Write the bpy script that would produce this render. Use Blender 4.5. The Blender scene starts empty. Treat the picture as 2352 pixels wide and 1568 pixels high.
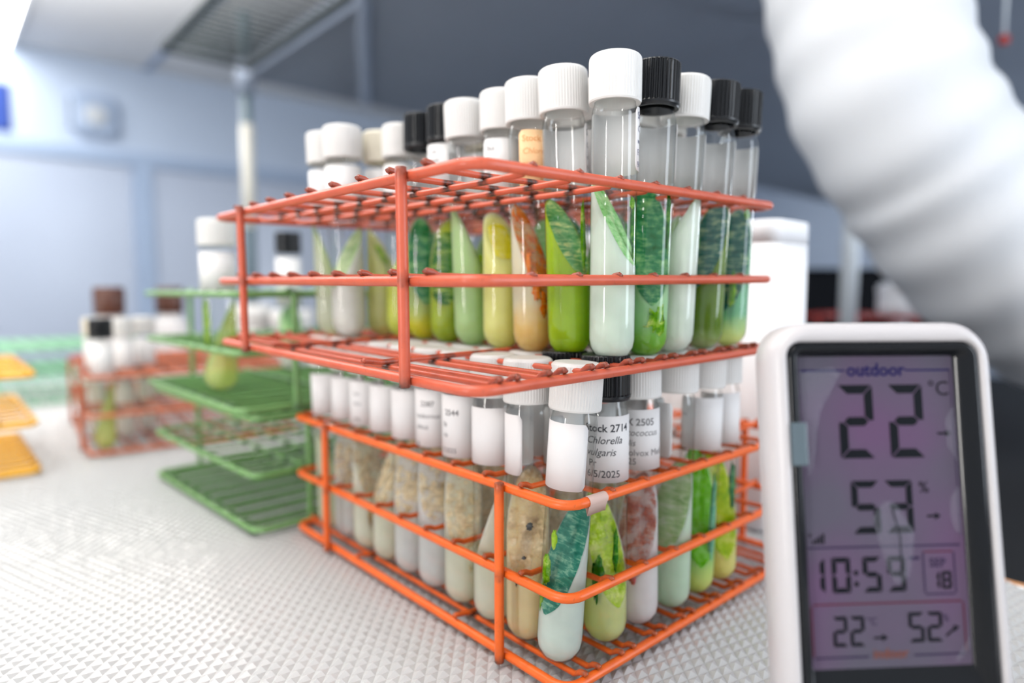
import bpy, math, random
import numpy as np
from mathutils import Vector, Matrix, noise

# ------------------------------------------------------------------ camera, world, lights
S = 0.024                      # one rack cell in metres; geometry below is written in cells
sc = bpy.context.scene
COL = sc.collection
random.seed(7)
CAM_H, PITCH, F_PX = 6.899, 0.07865, 1497.85
cd = bpy.data.cameras.new('camera'); cam = bpy.data.objects.new('camera', cd); COL.objects.link(cam)
cam.location = (0, 0, CAM_H*S); cam.rotation_euler = (math.pi/2 - PITCH, 0, 0)
cd.sensor_width = 36; cd.lens = F_PX/2352*36; cd.clip_start = 0.01; cd.clip_end = 60
cd.dof.use_dof = True; cd.dof.focus_distance = 10.9*S; cd.dof.aperture_fstop = 3.3
sc.camera = cam
sc.view_settings.view_transform = 'Standard'; sc.view_settings.look = 'None'
sc.view_settings.gamma = 1; sc.view_settings.use_curve_mapping = False
sc.view_settings.exposure = 0.54
sc.cycles.max_bounces = 6; sc.cycles.diffuse_bounces = 3; sc.cycles.glossy_bounces = 3; sc.cycles.transparent_max_bounces = 20
sc.cycles.use_adaptive_sampling = True; sc.cycles.adaptive_threshold = 0.06; sc.cycles.adaptive_min_samples = 12
sc.cycles.caustics_reflective = False; sc.cycles.caustics_refractive = False
sc.cycles.use_denoising = True
sc.cycles.sample_clamp_indirect = 6

w = bpy.data.worlds.new('world'); sc.world = w; w.use_nodes = True
bg = w.node_tree.nodes['Background']; bg.inputs[0].default_value = (0.90, 0.94, 1.0, 1); bg.inputs[1].default_value = 0.85

def area(name, loc, target, sx, sy, power, col):
    l = bpy.data.lights.new(name, 'AREA'); l.shape = 'RECTANGLE'; l.size = sx*S; l.size_y = sy*S
    l.energy = power; l.color = col
    o = bpy.data.objects.new(name, l); COL.objects.link(o); o.location = Vector(loc)*S
    o.rotation_euler = (Vector(target)-Vector(loc)).to_track_quat('-Z', 'Y').to_euler()
    return o
# assumed ceiling troffers over the bench (out of frame) and added side lights without windows
area('ceiling_or_fill_lamp', (-20, 6, 61), (-20, 6, 0), 30, 50, 18, (1.0, 0.95, 0.89))
area('ceiling_or_fill_lamp', (-55, 50, 61), (-55, 50, 0), 25, 50, 8, (1.0, 0.97, 0.93))
area('ceiling_or_fill_lamp', (-90, 90, 61), (-90, 90, 0), 25, 50, 14, (1.0, 0.99, 0.98))
area('added_side_light', (-80, -58, 12), (0, 12, 6), 5, 62, 24, (1.0, 0.97, 0.93))  # assumed narrow light behind left, placed for the vertical highlight lines on the tubes
area('added_side_light', (95, -20, 20), (4, 12, 4), 30, 60, 20, (0.80, 0.89, 1.0))  # added cool light from the right, also brightens the duct; no window built

area('added_side_light', (125, 92, 12), (4, 14, 5), 10, 60, 26, (0.82, 0.91, 1.0))  # added light standing free in the room, for bluish highlights on right tube edges
area('ceiling_or_fill_lamp', tuple(Vector((-math.sin(.7313), math.cos(.7313), 0))*120 + Vector((math.cos(.7313), math.sin(.7313), 0))*265 + Vector((0, 0, 60))), tuple(Vector((-math.sin(.7313), math.cos(.7313), 0))*125 + Vector((math.cos(.7313), math.sin(.7313), 0))*300), 25, 60, 13, (0.93, 0.96, 1.0))  # added fill lamp to brighten the wall at the far right end
area('ceiling_fill_light', (-75, 75, 40), (-75, 75, 63), 70, 90, 22, (1.0, 0.98, 0.96))  # invented fill light aimed upward to brighten the ceiling
# ------------------------------------------------------------------ material helpers
def newmat(name):
    m = bpy.data.materials.new(name); m.use_nodes = True
    nt = m.node_tree; nt.nodes.clear()
    return m, nt, nt.nodes.new('ShaderNodeOutputMaterial')
def nd(nt, t, **kw):
    n = nt.nodes.new(t)
    for k, v in kw.items():
        if isinstance(k, str) and hasattr(n, k) and k not in n.inputs: setattr(n, k, v)
        else: n.inputs[k].default_value = v
    return n
def c4(c): return (c[0], c[1], c[2], 1)
def lin(r, g, b):
    f = lambda x: ((x/255+0.055)/1.055)**2.4 if x/255 > 0.04045 else x/255/12.92
    return (f(r), f(g), f(b))
def principled(name, col, rough=0.4, metal=0.0, spec=0.5, var=0.0, scale=40, bump=0.0, coat=0.0, sss=0.0, emis=None, estr=0):
    m, nt, out = newmat(name)
    b = nd(nt, 'ShaderNodeBsdfPrincipled')
    b.inputs['Roughness'].default_value = rough; b.inputs['Metallic'].default_value = metal
    b.inputs['Specular IOR Level'].default_value = spec; b.inputs['Coat Weight'].default_value = coat
    b.inputs['Base Color'].default_value = c4(col)
    if sss: b.inputs['Subsurface Weight'].default_value = sss; b.inputs['Subsurface Radius'].default_value = (.004,.004,.004)
    if var or bump:
        tc = nd(nt, 'ShaderNodeTexCoord'); nz = nd(nt, 'ShaderNodeTexNoise'); nz.inputs['Scale'].default_value = scale; nz.inputs['Detail'].default_value = 4
        nt.links.new(tc.outputs['Object'], nz.inputs['Vector'])
        if var:
            mx = nd(nt, 'ShaderNodeMix', data_type='RGBA'); mx.inputs['A'].default_value = c4([x*(1-var) for x in col]); mx.inputs['B'].default_value = c4([min(1, x*(1+var)) for x in col])
            nt.links.new(nz.outputs['Fac'], mx.inputs['Factor']); nt.links.new(mx.outputs['Result'], b.inputs['Base Color'])
        if bump:
            bp = nd(nt, 'ShaderNodeBump'); bp.inputs['Strength'].default_value = bump; bp.inputs['Distance'].default_value = 0.001
            nt.links.new(nz.outputs['Fac'], bp.inputs['Height']); nt.links.new(bp.outputs['Normal'], b.inputs['Normal'])
    if emis: b.inputs['Emission Color'].default_value = c4(emis); b.inputs['Emission Strength'].default_value = estr
    nt.links.new(b.outputs[0], out.inputs[0]); return m
def wire_mat(name, col, dark=(0.05, 0.025, 0.018), speck=0.25):
    m, nt, out = newmat(name)
    b = nd(nt, 'ShaderNodeBsdfPrincipled'); b.inputs['Roughness'].default_value = 0.38
    at = nd(nt, 'ShaderNodeAttribute', attribute_name='burn')
    tc = nd(nt, 'ShaderNodeTexCoord'); nz = nd(nt, 'ShaderNodeTexNoise'); nz.inputs['Scale'].default_value = 450; nz.inputs['Detail'].default_value = 5
    nt.links.new(tc.outputs['Object'], nz.inputs['Vector'])
    nz2 = nd(nt, 'ShaderNodeTexNoise'); nz2.inputs['Scale'].default_value = 90; nt.links.new(tc.outputs['Object'], nz2.inputs['Vector'])
    mx = nd(nt, 'ShaderNodeMix', data_type='RGBA'); mx.inputs['A'].default_value = c4([q*.8 for q in col]); mx.inputs['B'].default_value = c4((min(1, col[0]*1.08), col[1]*1.25, col[2]*1.2))
    nt.links.new(nz2.outputs['Fac'], mx.inputs['Factor'])
    # burn marks at welds, broken up by noise, plus small worn specks
    ma = nd(nt, 'ShaderNodeMath', operation='MULTIPLY_ADD'); nt.links.new(at.outputs['Fac'], ma.inputs[0]); ma.inputs[1].default_value = 1.25
    sp = nd(nt, 'ShaderNodeMapRange'); nt.links.new(nz.outputs['Fac'], sp.inputs['Value']); sp.inputs['From Min'].default_value = 0.62; sp.inputs['From Max'].default_value = 0.74; sp.inputs['To Max'].default_value = speck
    nt.links.new(sp.outputs[0], ma.inputs[2]); ma.use_clamp = True
    mul = nd(nt, 'ShaderNodeMath', operation='MULTIPLY'); mul.use_clamp = True
    mr = nd(nt, 'ShaderNodeMapRange'); nt.links.new(nz.outputs['Fac'], mr.inputs['Value']); mr.inputs['From Min'].default_value = 0.3; mr.inputs['From Max'].default_value = 0.6; mr.inputs['To Min'].default_value = 0.55; mr.inputs['To Max'].default_value = 1.0
    nt.links.new(ma.outputs[0], mul.inputs[0]); nt.links.new(mr.outputs[0], mul.inputs[1])
    m2 = nd(nt, 'ShaderNodeMix', data_type='RGBA'); nt.links.new(mul.outputs[0], m2.inputs['Factor']); nt.links.new(mx.outputs['Result'], m2.inputs['A']); m2.inputs['B'].default_value = c4(dark)
    nt.links.new(m2.outputs['Result'], b.inputs['Base Color'])
    nt.links.new(b.outputs[0], out.inputs[0]); return m
def glass_mat():
    m, nt, out = newmat('clear_glass')
    lw = nd(nt, 'ShaderNodeLayerWeight'); lw.inputs[0].default_value = 0.5
    p = nd(nt, 'ShaderNodeMath', operation='POWER'); nt.links.new(lw.outputs['Facing'], p.inputs[0]); p.inputs[1].default_value = 4.5
    f = nd(nt, 'ShaderNodeMath', operation='MULTIPLY_ADD'); nt.links.new(p.outputs[0], f.inputs[0]); f.inputs[1].default_value = 0.62; f.inputs[2].default_value = 0.045
    tcol = nd(nt, 'ShaderNodeMix', data_type='RGBA'); nt.links.new(p.outputs[0], tcol.inputs['Factor']); tcol.inputs['A'].default_value = (0.975, 0.985, 0.98, 1); tcol.inputs['B'].default_value = (0.55, 0.60, 0.60, 1)
    tr = nd(nt, 'ShaderNodeBsdfTransparent'); nt.links.new(tcol.outputs['Result'], tr.inputs[0])
    gl = nd(nt, 'ShaderNodeBsdfGlossy'); gl.inputs['Roughness'].default_value = 0.04
    mx = nd(nt, 'ShaderNodeMixShader'); nt.links.new(f.outputs[0], mx.inputs[0]); nt.links.new(tr.outputs[0], mx.inputs[1]); nt.links.new(gl.outputs[0], mx.inputs[2])
    nt.links.new(mx.outputs[0], out.inputs[0]); return m
def gel_mat(name, col, clear=0.18, col2=None, zsplit=1.2, mottle=0.12):
    """cloudy agar or broth: light scatters through it; col2 is a second layer settled below zsplit"""
    col = [min(.92, x*1.25) for x in col]
    if col2: col2 = [min(.92, x*1.25) for x in col2]
    m, nt, out = newmat(name)
    tc = nd(nt, 'ShaderNodeTexCoord'); nz = nd(nt, 'ShaderNodeTexNoise'); nz.inputs['Scale'].default_value = 120; nz.inputs['Detail'].default_value = 4
    nt.links.new(tc.outputs['Object'], nz.inputs['Vector'])
    a = nd(nt, 'ShaderNodeMix', data_type='RGBA'); nt.links.new(nz.outputs['Fac'], a.inputs['Factor'])
    a.inputs['A'].default_value = c4([x*(1-mottle) for x in col]); a.inputs['B'].default_value = c4([min(1, x*(1+mottle)) for x in col])
    colout = a.outputs['Result']
    if col2:
        sx = nd(nt, 'ShaderNodeSeparateXYZ'); nt.links.new(tc.outputs['Object'], sx.inputs[0])
        ad = nd(nt, 'ShaderNodeMath', operation='MULTIPLY_ADD'); nt.links.new(nz.outputs['Fac'], ad.inputs[0]); ad.inputs[1].default_value = 0.4*S; nt.links.new(sx.outputs['Z'], ad.inputs[2])
        mr = nd(nt, 'ShaderNodeMapRange'); nt.links.new(ad.outputs[0], mr.inputs['Value']); mr.inputs['From Min'].default_value = (zsplit-.1)*S; mr.inputs['From Max'].default_value = (zsplit+.45)*S
        b2 = nd(nt, 'ShaderNodeMix', data_type='RGBA'); nt.links.new(mr.outputs[0], b2.inputs['Factor']); b2.inputs['A'].default_value = c4(col2); nt.links.new(a.outputs['Result'], b2.inputs['B'])
        colout = b2.outputs['Result']
    m1 = nd(nt, 'ShaderNodeBsdfPrincipled'); tr = nd(nt, 'ShaderNodeBsdfTransparent'); nt.links.new(colout, m1.inputs['Base Color']); nt.links.new(colout, tr.inputs[0])
    m1.inputs['Subsurface Weight'].default_value = 1; m1.inputs['Subsurface Radius'].default_value = (1, 1, 1); m1.inputs['Subsurface Scale'].default_value = .006
    m1.inputs['Roughness'].default_value = .5; m1.inputs['Specular IOR Level'].default_value = .2
    m2 = nd(nt, 'ShaderNodeMixShader'); m2.inputs[0].default_value = min(.8, clear+.2); nt.links.new(m1.outputs[0], m2.inputs[1]); nt.links.new(tr.outputs[0], m2.inputs[2])
    nt.links.new(m2.outputs[0], out.inputs[0]); return m
def algae_mat(name, dark, mid, light, scale=260, streak=1.0, holes=0.0):
    """growth streaked across a slant: zigzag loop marks over mottled colour"""
    m, nt, out = newmat(name)
    tc = nd(nt, 'ShaderNodeTexCoord')
    nz = nd(nt, 'ShaderNodeTexNoise'); nz.inputs['Scale'].default_value = scale*.5; nz.inputs['Detail'].default_value = 6; nz.inputs['Roughness'].default_value = 0.7
    mp = nd(nt, 'ShaderNodeMapping'); mp.inputs['Scale'].default_value = (.5, .5, 2.6)
    wv = nd(nt, 'ShaderNodeTexNoise'); wv.inputs['Scale'].default_value = scale*.75; wv.inputs['Detail'].default_value = 5; wv.inputs['Roughness'].default_value = 0.65; wv.inputs['Distortion'].default_value = .6
    nt.links.new(tc.outputs['Object'], mp.inputs[0]); nt.links.new(mp.outputs[0], wv.inputs['Vector']); nt.links.new(tc.outputs['Object'], nz.inputs['Vector'])
    mxf = nd(nt, 'ShaderNodeMix', data_type='FLOAT'); mxf.inputs['Factor'].default_value = min(1, 0.6*streak); nt.links.new(nz.outputs['Fac'], mxf.inputs['A']); nt.links.new(wv.outputs['Fac'], mxf.inputs['B'])
    dark, mid, light = ([min(.95, x*1.2) for x in q] for q in (dark, mid, light))
    cr = nd(nt, 'ShaderNodeValToRGB'); e = cr.color_ramp.elements
    e[0].position = 0.36; e[0].color = c4(dark); e[1].position = 0.64; e[1].color = c4(light)
    k = e.new(0.5); k.color = c4(mid)
    nt.links.new(mxf.outputs['Result'], cr.inputs[0])
    df = nd(nt, 'ShaderNodeBsdfDiffuse'); tl = nd(nt, 'ShaderNodeBsdfTranslucent')
    nt.links.new(cr.outputs[0], df.inputs[0]); nt.links.new(cr.outputs[0], tl.inputs[0])
    m1 = nd(nt, 'ShaderNodeMixShader'); m1.inputs[0].default_value = 0.4; nt.links.new(df.outputs[0], m1.inputs[1]); nt.links.new(tl.outputs[0], m1.inputs[2])
    last = m1
    if holes:
        tr = nd(nt, 'ShaderNodeBsdfTransparent'); mr = nd(nt, 'ShaderNodeMapRange')
        n2 = nd(nt, 'ShaderNodeTexNoise'); n2.inputs['Scale'].default_value = scale*0.7; n2.inputs['Detail'].default_value = 5; nt.links.new(tc.outputs['Object'], n2.inputs['Vector'])
        nt.links.new(n2.outputs['Fac'], mr.inputs['Value']); mr.inputs['From Min'].default_value = 0.42; mr.inputs['From Max'].default_value = 0.58; mr.inputs['To Max'].default_value = holes
        m2 = nd(nt, 'ShaderNodeMixShader'); nt.links.new(mr.outputs[0], m2.inputs[0]); nt.links.new(m1.outputs[0], m2.inputs[1]); nt.links.new(tr.outputs[0], m2.inputs[2]); last = m2
    nt.links.new(last.outputs[0], out.inputs[0]); return m
def soft_plastic(name, col, tl=0.3, rough=0.35):
    m, nt, out = newmat(name)
    b = nd(nt, 'ShaderNodeBsdfPrincipled'); b.inputs['Base Color'].default_value = c4(col); b.inputs['Roughness'].default_value = rough
    t = nd(nt, 'ShaderNodeBsdfTranslucent'); t.inputs[0].default_value = c4(col)
    mx = nd(nt, 'ShaderNodeMixShader'); mx.inputs[0].default_value = tl; nt.links.new(b.outputs[0], mx.inputs[1]); nt.links.new(t.outputs[0], mx.inputs[2])
    nt.links.new(mx.outputs[0], out.inputs[0]); return m

M = {}
M['glass'] = glass_mat()
M['coral'] = wire_mat('coral_coated_wire', lin(196, 84, 58))
M['orange'] = wire_mat('orange_coated_wire', lin(232, 96, 26))
M['green_wire'] = wire_mat('green_coated_wire', lin(110, 148, 88), dark=(0.02, 0.05, 0.03))
M['pale_green_wire'] = wire_mat('pale_green_coated_wire', lin(150, 198, 165), dark=(0.03, 0.08, 0.05))
M['rust_wire'] = wire_mat('rust_coated_wire', lin(198, 106, 74))
M['yellow_wire'] = wire_mat('yellow_coated_wire', lin(246, 178, 50), dark=(0.25, 0.12, 0.02), speck=0.1)
M['red_wire'] = wire_mat('red_coated_wire', lin(205, 60, 50))
M['white_cap'] = soft_plastic('white_polypropylene', (0.80, 0.795, 0.78), 0.28)
M['cream_cap'] = soft_plastic('cream_polypropylene', (0.84, 0.80, 0.68), 0.28)
M['black_cap'] = principled('black_phenolic', (0.006, 0.007, 0.009), 0.3, spec=0.35)
M['brown_cap'] = principled('brown_phenolic', lin(86, 52, 40), 0.4)
M['paper'] = soft_plastic('white_label_paper', (0.88, 0.87, 0.87), 0.28, 0.6)
M['orange_paper'] = soft_plastic('orange_tinted_label_paper', lin(252, 214, 165), 0.30, 0.6)
M['ink'] = principled('black_ink', (0.02, 0.022, 0.03), 0.6)
M['blue_ink'] = principled('dark_blue_ink', (0.03, 0.035, 0.13), 0.6)
M['grey_ink'] = principled('grey_ink', (0.16, 0.155, 0.16), 0.6)
M['orange_ink'] = principled('faded_orange_ink', lin(224, 160, 100), 0.6)

# ------------------------------------------------------------------ mesh helpers (all in cells, scaled on build)
class MB:
    def __init__(s): s.v = []; s.f = []; s.burn = None
    def add(s, v, f):
        o = len(s.v); s.v += [tuple(x) for x in v]; s.f += [tuple(i+o for i in q) for q in f]
    def mesh(s, name, smooth=True):
        me = bpy.data.meshes.new(name)
        me.from_pydata([(x*S, y*S, z*S) for x, y, z in s.v], [], s.f)
        if smooth: me.polygons.foreach_set('use_smooth', [True]*len(me.polygons))
        if s.burn is not None:
            a = me.attributes.new('burn', 'FLOAT', 'POINT'); a.data.foreach_set('value', s.burn)
        me.update(); return me
    def box(s, x0, y0, z0, x1, y1, z1):
        v = [(x, y, z) for z in (z0, z1) for y in (y0, y1) for x in (x0, x1)]
        s.add(v, [(0, 2, 3, 1), (4, 5, 7, 6), (0, 1, 5, 4), (2, 6, 7, 3), (0, 4, 6, 2), (1, 3, 7, 5)]); return s
    def tube(s, path, r, n=8, closed=False, burn=None, caps=True):
        P = [Vector(p) for p in path]; N = len(P); base = len(s.v)
        T = []
        for i in range(N):
            a = P[(i-1) % N] if (closed or i > 0) else P[i]; b = P[(i+1) % N] if (closed or i < N-1) else P[i]
            T.append((b-a).normalized())
        up = Vector((0, 0, 1)) if abs(T[0].z) < 0.9 else Vector((1, 0, 0))
        nrm = (up - T[0]*up.dot(T[0])).normalized()
        for i in range(N):
            nrm = (nrm - T[i]*nrm.dot(T[i])).normalized(); bi = T[i].cross(nrm)
            rr = r[i] if isinstance(r, (list, tuple)) else r
            for k in range(n):
                a = 2*math.pi*k/n; s.v.append(tuple(P[i] + (nrm*math.cos(a)+bi*math.sin(a))*rr))
            if burn is not None: s.burn += [burn[i]]*n
        for i in range(N if closed else N-1):
            for k in range(n):
                a = base+i*n+k; b = base+i*n+(k+1) % n; c = base+((i+1) % N)*n+(k+1) % n; d = base+((i+1) % N)*n+k
                s.f.append((a, b, c, d))
        if caps and not closed:
            s.f.append(tuple(base+k for k in range(n))[::-1]); s.f.append(tuple(base+(N-1)*n+k for k in range(n)))
        return s
    def lathe(s, prof, n=32, cap0=False, cap1=False, ripple=None):
        base = len(s.v)
        for j, (r, z) in enumerate(prof):
            for k in range(n):
                a = 2*math.pi*k/n; q = r + (ripple(j, k) if ripple else 0)
                s.v.append((q*math.cos(a), q*math.sin(a), z))
        for j in range(len(prof)-1):
            for k in range(n):
                s.f.append((base+j*n+k, base+j*n+(k+1) % n, base+(j+1)*n+(k+1) % n, base+(j+1)*n+k))
        if cap0: s.f.append(tuple(base+k for k in range(n))[::-1])
        if cap1: s.f.append(tuple(base+(len(prof)-1)*n+k for k in range(n)))
        return s
    def loft(s, loops, cap0=False, cap1=False):
        n = len(loops[0]); base = len(s.v)
        for l in loops: s.v += [tuple(p) for p in l]
        for j in range(len(loops)-1):
            for k in range(n):
                s.f.append((base+j*n+k, base+j*n+(k+1) % n, base+(j+1)*n+(k+1) % n, base+(j+1)*n+k))
        if cap0: s.f.append(tuple(base+k for k in range(n))[::-1])
        if cap1: s.f.append(tuple(base+(len(loops)-1)*n+k for k in range(n)))
        return s
def rrect(x0, y0, x1, y1, r, n=6):
    pts = []
    for cx, cy, a0 in ((x1-r, y1-r, 0), (x0+r, y1-r, 90), (x0+r, y0+r, 180), (x1-r, y0+r, 270)):
        for i in range(n+1):
            a = math.radians(a0+90*i/n); pts.append((cx+r*math.cos(a), cy+r*math.sin(a)))
    return pts
def empty(name, loc=(0, 0, 0), rz=0.0, mat=None):
    o = bpy.data.objects.new(name, None); COL.objects.link(o); o.empty_display_size = 0.01
    if mat is not None: o.matrix_world = mat
    else: o.location = Vector(loc)*S; o.rotation_euler = (0, 0, rz)
    return o
def part(name, me, mat, parent=None, loc=None, rot=None, label=None):
    o = bpy.data.objects.new(name, me); COL.objects.link(o)
    if mat is not None:
        if not me.materials: me.materials.append(None)
        o.material_slots[0].link = 'OBJECT'; o.material_slots[0].material = mat
    if parent: o.parent = parent
    if loc: o.location = Vector(loc)*S
    if rot: o.rotation_euler = rot
    if label: o['label'] = label
    return o
def tag(o, label, cat, group=None):
    o['label'] = label; o['category'] = cat
    if group: o['group'] = group
    return o
def struct(name, me, mat, label, loc=None, rot=None, parent=None):
    o = part(name, me, mat, parent, loc, rot); o['kind'] = 'structure'; o['label'] = label; return o

# room axes: V runs away to the right, U away to the left (bench, racks and walls share them)
YAW = math.radians(41.9)
Vd = Vector((math.cos(YAW), math.sin(YAW), 0)); Ud = Vector((-math.sin(YAW), math.cos(YAW), 0))
def ray(px, py):
    """direction of a photo pixel (only used to lay out the far room at true distances)"""
    fw = Vector((0, math.cos(PITCH), -math.sin(PITCH))); up = Vector((0, math.sin(PITCH), math.cos(PITCH)))
    return fw + Vector((1, 0, 0))*((px-1176)/F_PX) + up*((784-py)/F_PX)

# ------------------------------------------------------------------ room shell
M['wall'] = principled('pale_blue_wall_paint', lin(188, 202, 222), 0.6, var=0.03, scale=3)
M['ceiling'] = principled('white_ceiling_tile', (0.82, 0.82, 0.82), 0.8, var=0.04, scale=30)
M['trim'] = principled('blue_grey_trim', lin(160, 178, 204), 0.5)
M['panel'] = principled('pale_gloss_panel', lin(182, 192, 210), 0.22)
M['floor'] = principled('dark_vinyl_floor', (0.10, 0.105, 0.11), 0.4, var=0.2, scale=6)
WD = 190.0                       # far wall distance along U
ZC, ZF = 63.0, -38.0
def uv(u, v, z): return tuple(Ud*u + Vd*v + Vector((0, 0, z)))
def prism(u0, u1, v0, v1, z0, z1):
    m = MB(); P = [uv(u, v, z) for z in (z0, z1) for u in (u0, u1) for v in (v0, v1)]
    m.add(P, [(0, 2, 3, 1), (4, 5, 7, 6), (0, 1, 5, 4), (2, 6, 7, 3), (0, 4, 6, 2), (1, 3, 7, 5)]); return m
struct('floor', prism(-60, WD+6, -230, 330, ZF-2, ZF).mesh('floor', False), M['floor'], 'dark vinyl floor of the room')
struct('wall_back', prism(WD, WD+4, -230, 330, ZF, ZC).mesh('wall_back', False), M['wall'], 'pale blue far wall behind the racks')
struct('wall_right', prism(-60, WD, 326, 330, ZF, ZC).mesh('wall_right', False), M['wall'], 'pale blue wall at the far right end')
ceil = struct('ceiling', prism(-60, WD+4, -230, 330, ZC, ZC+2).mesh('ceiling', False), M['ceiling'], 'white tiled ceiling')
for k, v in enumerate((-165, -135, -105, -75, -45, -15, 15, 45)):
    part('ceiling_grid_bar', prism(20, WD-.5, v-.8, v+.8, ZC-.35, ZC-.01).mesh('ceiling_grid_bar', False), M['trim'], ceil)
struct('trim_1', prism(WD-1.2, WD-.01, -225, 325, 38.3, 41.6).mesh('trim_1', False), M['trim'], 'long horizontal blue-grey rail across the far wall')
d = ray(335, 560); t = WD/(d.dot(Ud)); vm = (d*t).dot(Vd)
for k, v in enumerate((vm-150, vm-75, vm, vm+62, vm+120, vm+180)):
    struct('trim_%d' % (k+2), prism(WD-1.2, WD-.01, v-2.0, v+2.0, ZF, 38.3).mesh('trim', False), M['trim'], 'blue-grey upright between wall panels number %d' % (k+1))
    struct('trim_%d' % (k+12), prism(WD-.5, WD-.005, v+2.2, v+(57 if k > 1 else 72), -30, 38.0).mesh('trim', False), M['panel'], 'glossy pale wall panel number %d' % (k+1))
# bright ceiling luminaire at the upper left
M['lamp'] = principled('lit_diffuser', (0.9, 0.9, 0.9), 0.5, emis=(1.0, 0.99, 0.97), estr=6)
M['lamp_frame'] = principled('white_lamp_frame', (0.8, 0.8, 0.8), 0.4)
for (px0, py0, lab) in ((24, 112, 'lit rectangular ceiling light panel at the upper left'),):
    d = ray(px0, py0); q = d*((ZC-1.2-CAM_H)/d.z); u1, v1 = q.dot(Ud), q.dot(Vd)
    r = empty('ceiling_light', uv(u1-25, v1-12.5, ZC-1.2)); tag(r, lab, 'ceiling light')
    R = Matrix.Rotation(YAW, 4, 'Z'); r.rotation_euler = (0, 0, YAW)
    part('diffuser', MB().box(-12, -24.5, 0, 12, 24.5, .5).mesh('diffuser', False), M['lamp'], r)
    m = MB()
    lo = [[(x, y, z) for x, y in rrect(-a, -b, a, b, .3, 2)] for a, b, z in ((12.05, 24.55, .3), (12.05, 24.55, -.1), (12.9, 25.4, -.1), (12.9, 25.4, 1.15))]
    m.loft(lo); part('frame', m.mesh('frame', False), M['lamp_frame'], r)
# blue poster and grey wall fixture
def onwall(px, py, du=0.0):
    d = ray(px, py); q = d*((WD-du)/d.dot(Ud)) + Vector((0, 0, 0)); return q.dot(Vd), q.z + CAM_H
M['poster_blue'] = principled('saturated_blue_print', lin(8, 60, 150), 0.5)
v0, z0 = onwall(24, 300); v1, z1 = onwall(24, 198)
ps = empty('blue_notice', uv(WD-.4, v0-7, (z0+z1)/2), YAW); tag(ps, 'small dark blue notice on the far wall at the left edge', 'notice')
hh = (z1-z0)/2
part('sheet', MB().box(-7, -.05, -hh, 7, .25, hh).mesh('sheet', False), M['poster_blue'], ps)
m = MB(); m.loft([[(x, y, z) for x, z in rrect(-a, -b, a, b, .2, 2)] for a, b, y in ((6.9, hh-.1, -.06), (7.3, hh+.3, -.06), (7.3, hh+.3, .3))]); part('edge_frame', m.mesh('edge_frame', False), principled('navy_frame', lin(10, 35, 90), .5), ps)
v0, z0 = onwall(216, 268)
fx = empty('wall_fixture', uv(WD-.2, v0, z0), YAW); tag(fx, 'grey rounded-square fixture with a round face on the far wall', 'wall fixture')
m = MB(); m.loft([[(x, y, z) for x, z in rrect(-a, -a, a, a, a*.45)] for a, y in ((5.0, .19), (5.0, -1.2), (4.6, -1.7), (3.6, -1.8))], cap1=True); part('housing', m.mesh('housing'), principled('grey_fixture_plastic', lin(160, 176, 200), .4), fx)
m = MB(); m.lathe([(2.4, 0), (2.4, .5), (2.0, .6)], 24, cap1=True); part('round_face', m.mesh('round_face'), principled('beige_grey_face', lin(190, 195, 200), .4), fx, (0, -1.75, 0), (math.pi/2, 0, 0))
m = MB(); m.box(-5.3, -1.4, -3.6, -4.6, .15, 3.6); part('side_strip', m.mesh('side_strip', False), principled('dark_grey_strip', lin(110, 120, 135), .5), fx)  # darker strip along the left side of the fixture

# ------------------------------------------------------------------ bench, black counter, liner
M['bench'] = principled('white_bench_laminate', (0.78, 0.77, 0.75), 0.35, var=.03, scale=8)
M['wood'] = principled('tan_bench_edge', lin(196, 140, 92), 0.5, var=.15, scale=60)
M['black_top'] = principled('black_epoxy_counter', (0.008, 0.009, 0.011), 0.7, spec=.2)
E_V = 12.6*math.cos(YAW) + 15.2*math.sin(YAW)     # back edge of the bench (line along U)
E_V = Vector((12.2, 14.9, 0)).dot(Vd)
bench = empty('lab_bench', (0, 0, 0)); tag(bench, 'white laminate lab bench carrying all the test tube racks', 'bench')
part('top', prism(-40, 62, -60, E_V, -2.2, -.12).mesh('top', False), M['bench'], bench)
part('edge_band', prism(-40, 62, E_V, E_V+.25, -2.2, -.13).mesh('edge_band', False), M['wood'], bench)
for u, v in ((-36, -56), (58, -56), (-36, E_V-4), (58, E_V-4)):
    part('leg', prism(u, u+2.5, v, v+2.5, ZF, -2.2).mesh('leg', False), M['bench'], bench)
ctr = empty('counter', (0, 0, 0)); tag(ctr, 'long black epoxy side counter behind the white bench', 'counter')
part('worktop', prism(-60, 62, E_V+.6, E_V+62, -3.4, -2.0).mesh('worktop', False), M['black_top'], ctr)
part('base_cabinet', prism(-58, 60, E_V+4, E_V+60, ZF, -3.4).mesh('base_cabinet', False), principled('dark_cabinet', (.02, .021, .024), .5), ctr)

def liner():
    ax, bx = np.array([.225, .130]), np.array([0.0, .26])
    V, F = [], []
    xs = np.arange(-170, 62); 
    idx = {}
    verts = []; faces = []
    def vid(i, j):
        k = (i, j)
        if k not in idx:
            p = ax*i + bx*j; idx[k] = len(verts); verts.append((p[0], p[1], -.066))
        return idx[k]
    for i in xs:
        for j in range(-60, 330):
            c = ax*(i+.5) + bx*(j+.5)
            x, y = c
            if y < 2.5 or y > 47 or x < -36: continue
            vv = x*Vd.x + y*Vd.y
            if vv > E_V-.2: continue
            a, b, cc, dd = vid(i, j), vid(i+1, j), vid(i+1, j+1), vid(i, j+1)
            h = random.uniform(-.006, .006)
            o = len(verts); verts.append((x+random.uniform(-.012, .012), y+random.uniform(-.012, .012), -.008+h))
            faces += [(a, b, o), (b, cc, o), (cc, dd, o), (dd, a, o)]
    m = MB(); m.v = verts; m.f = faces
    return m.mesh('embossed_sheet', False)
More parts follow.
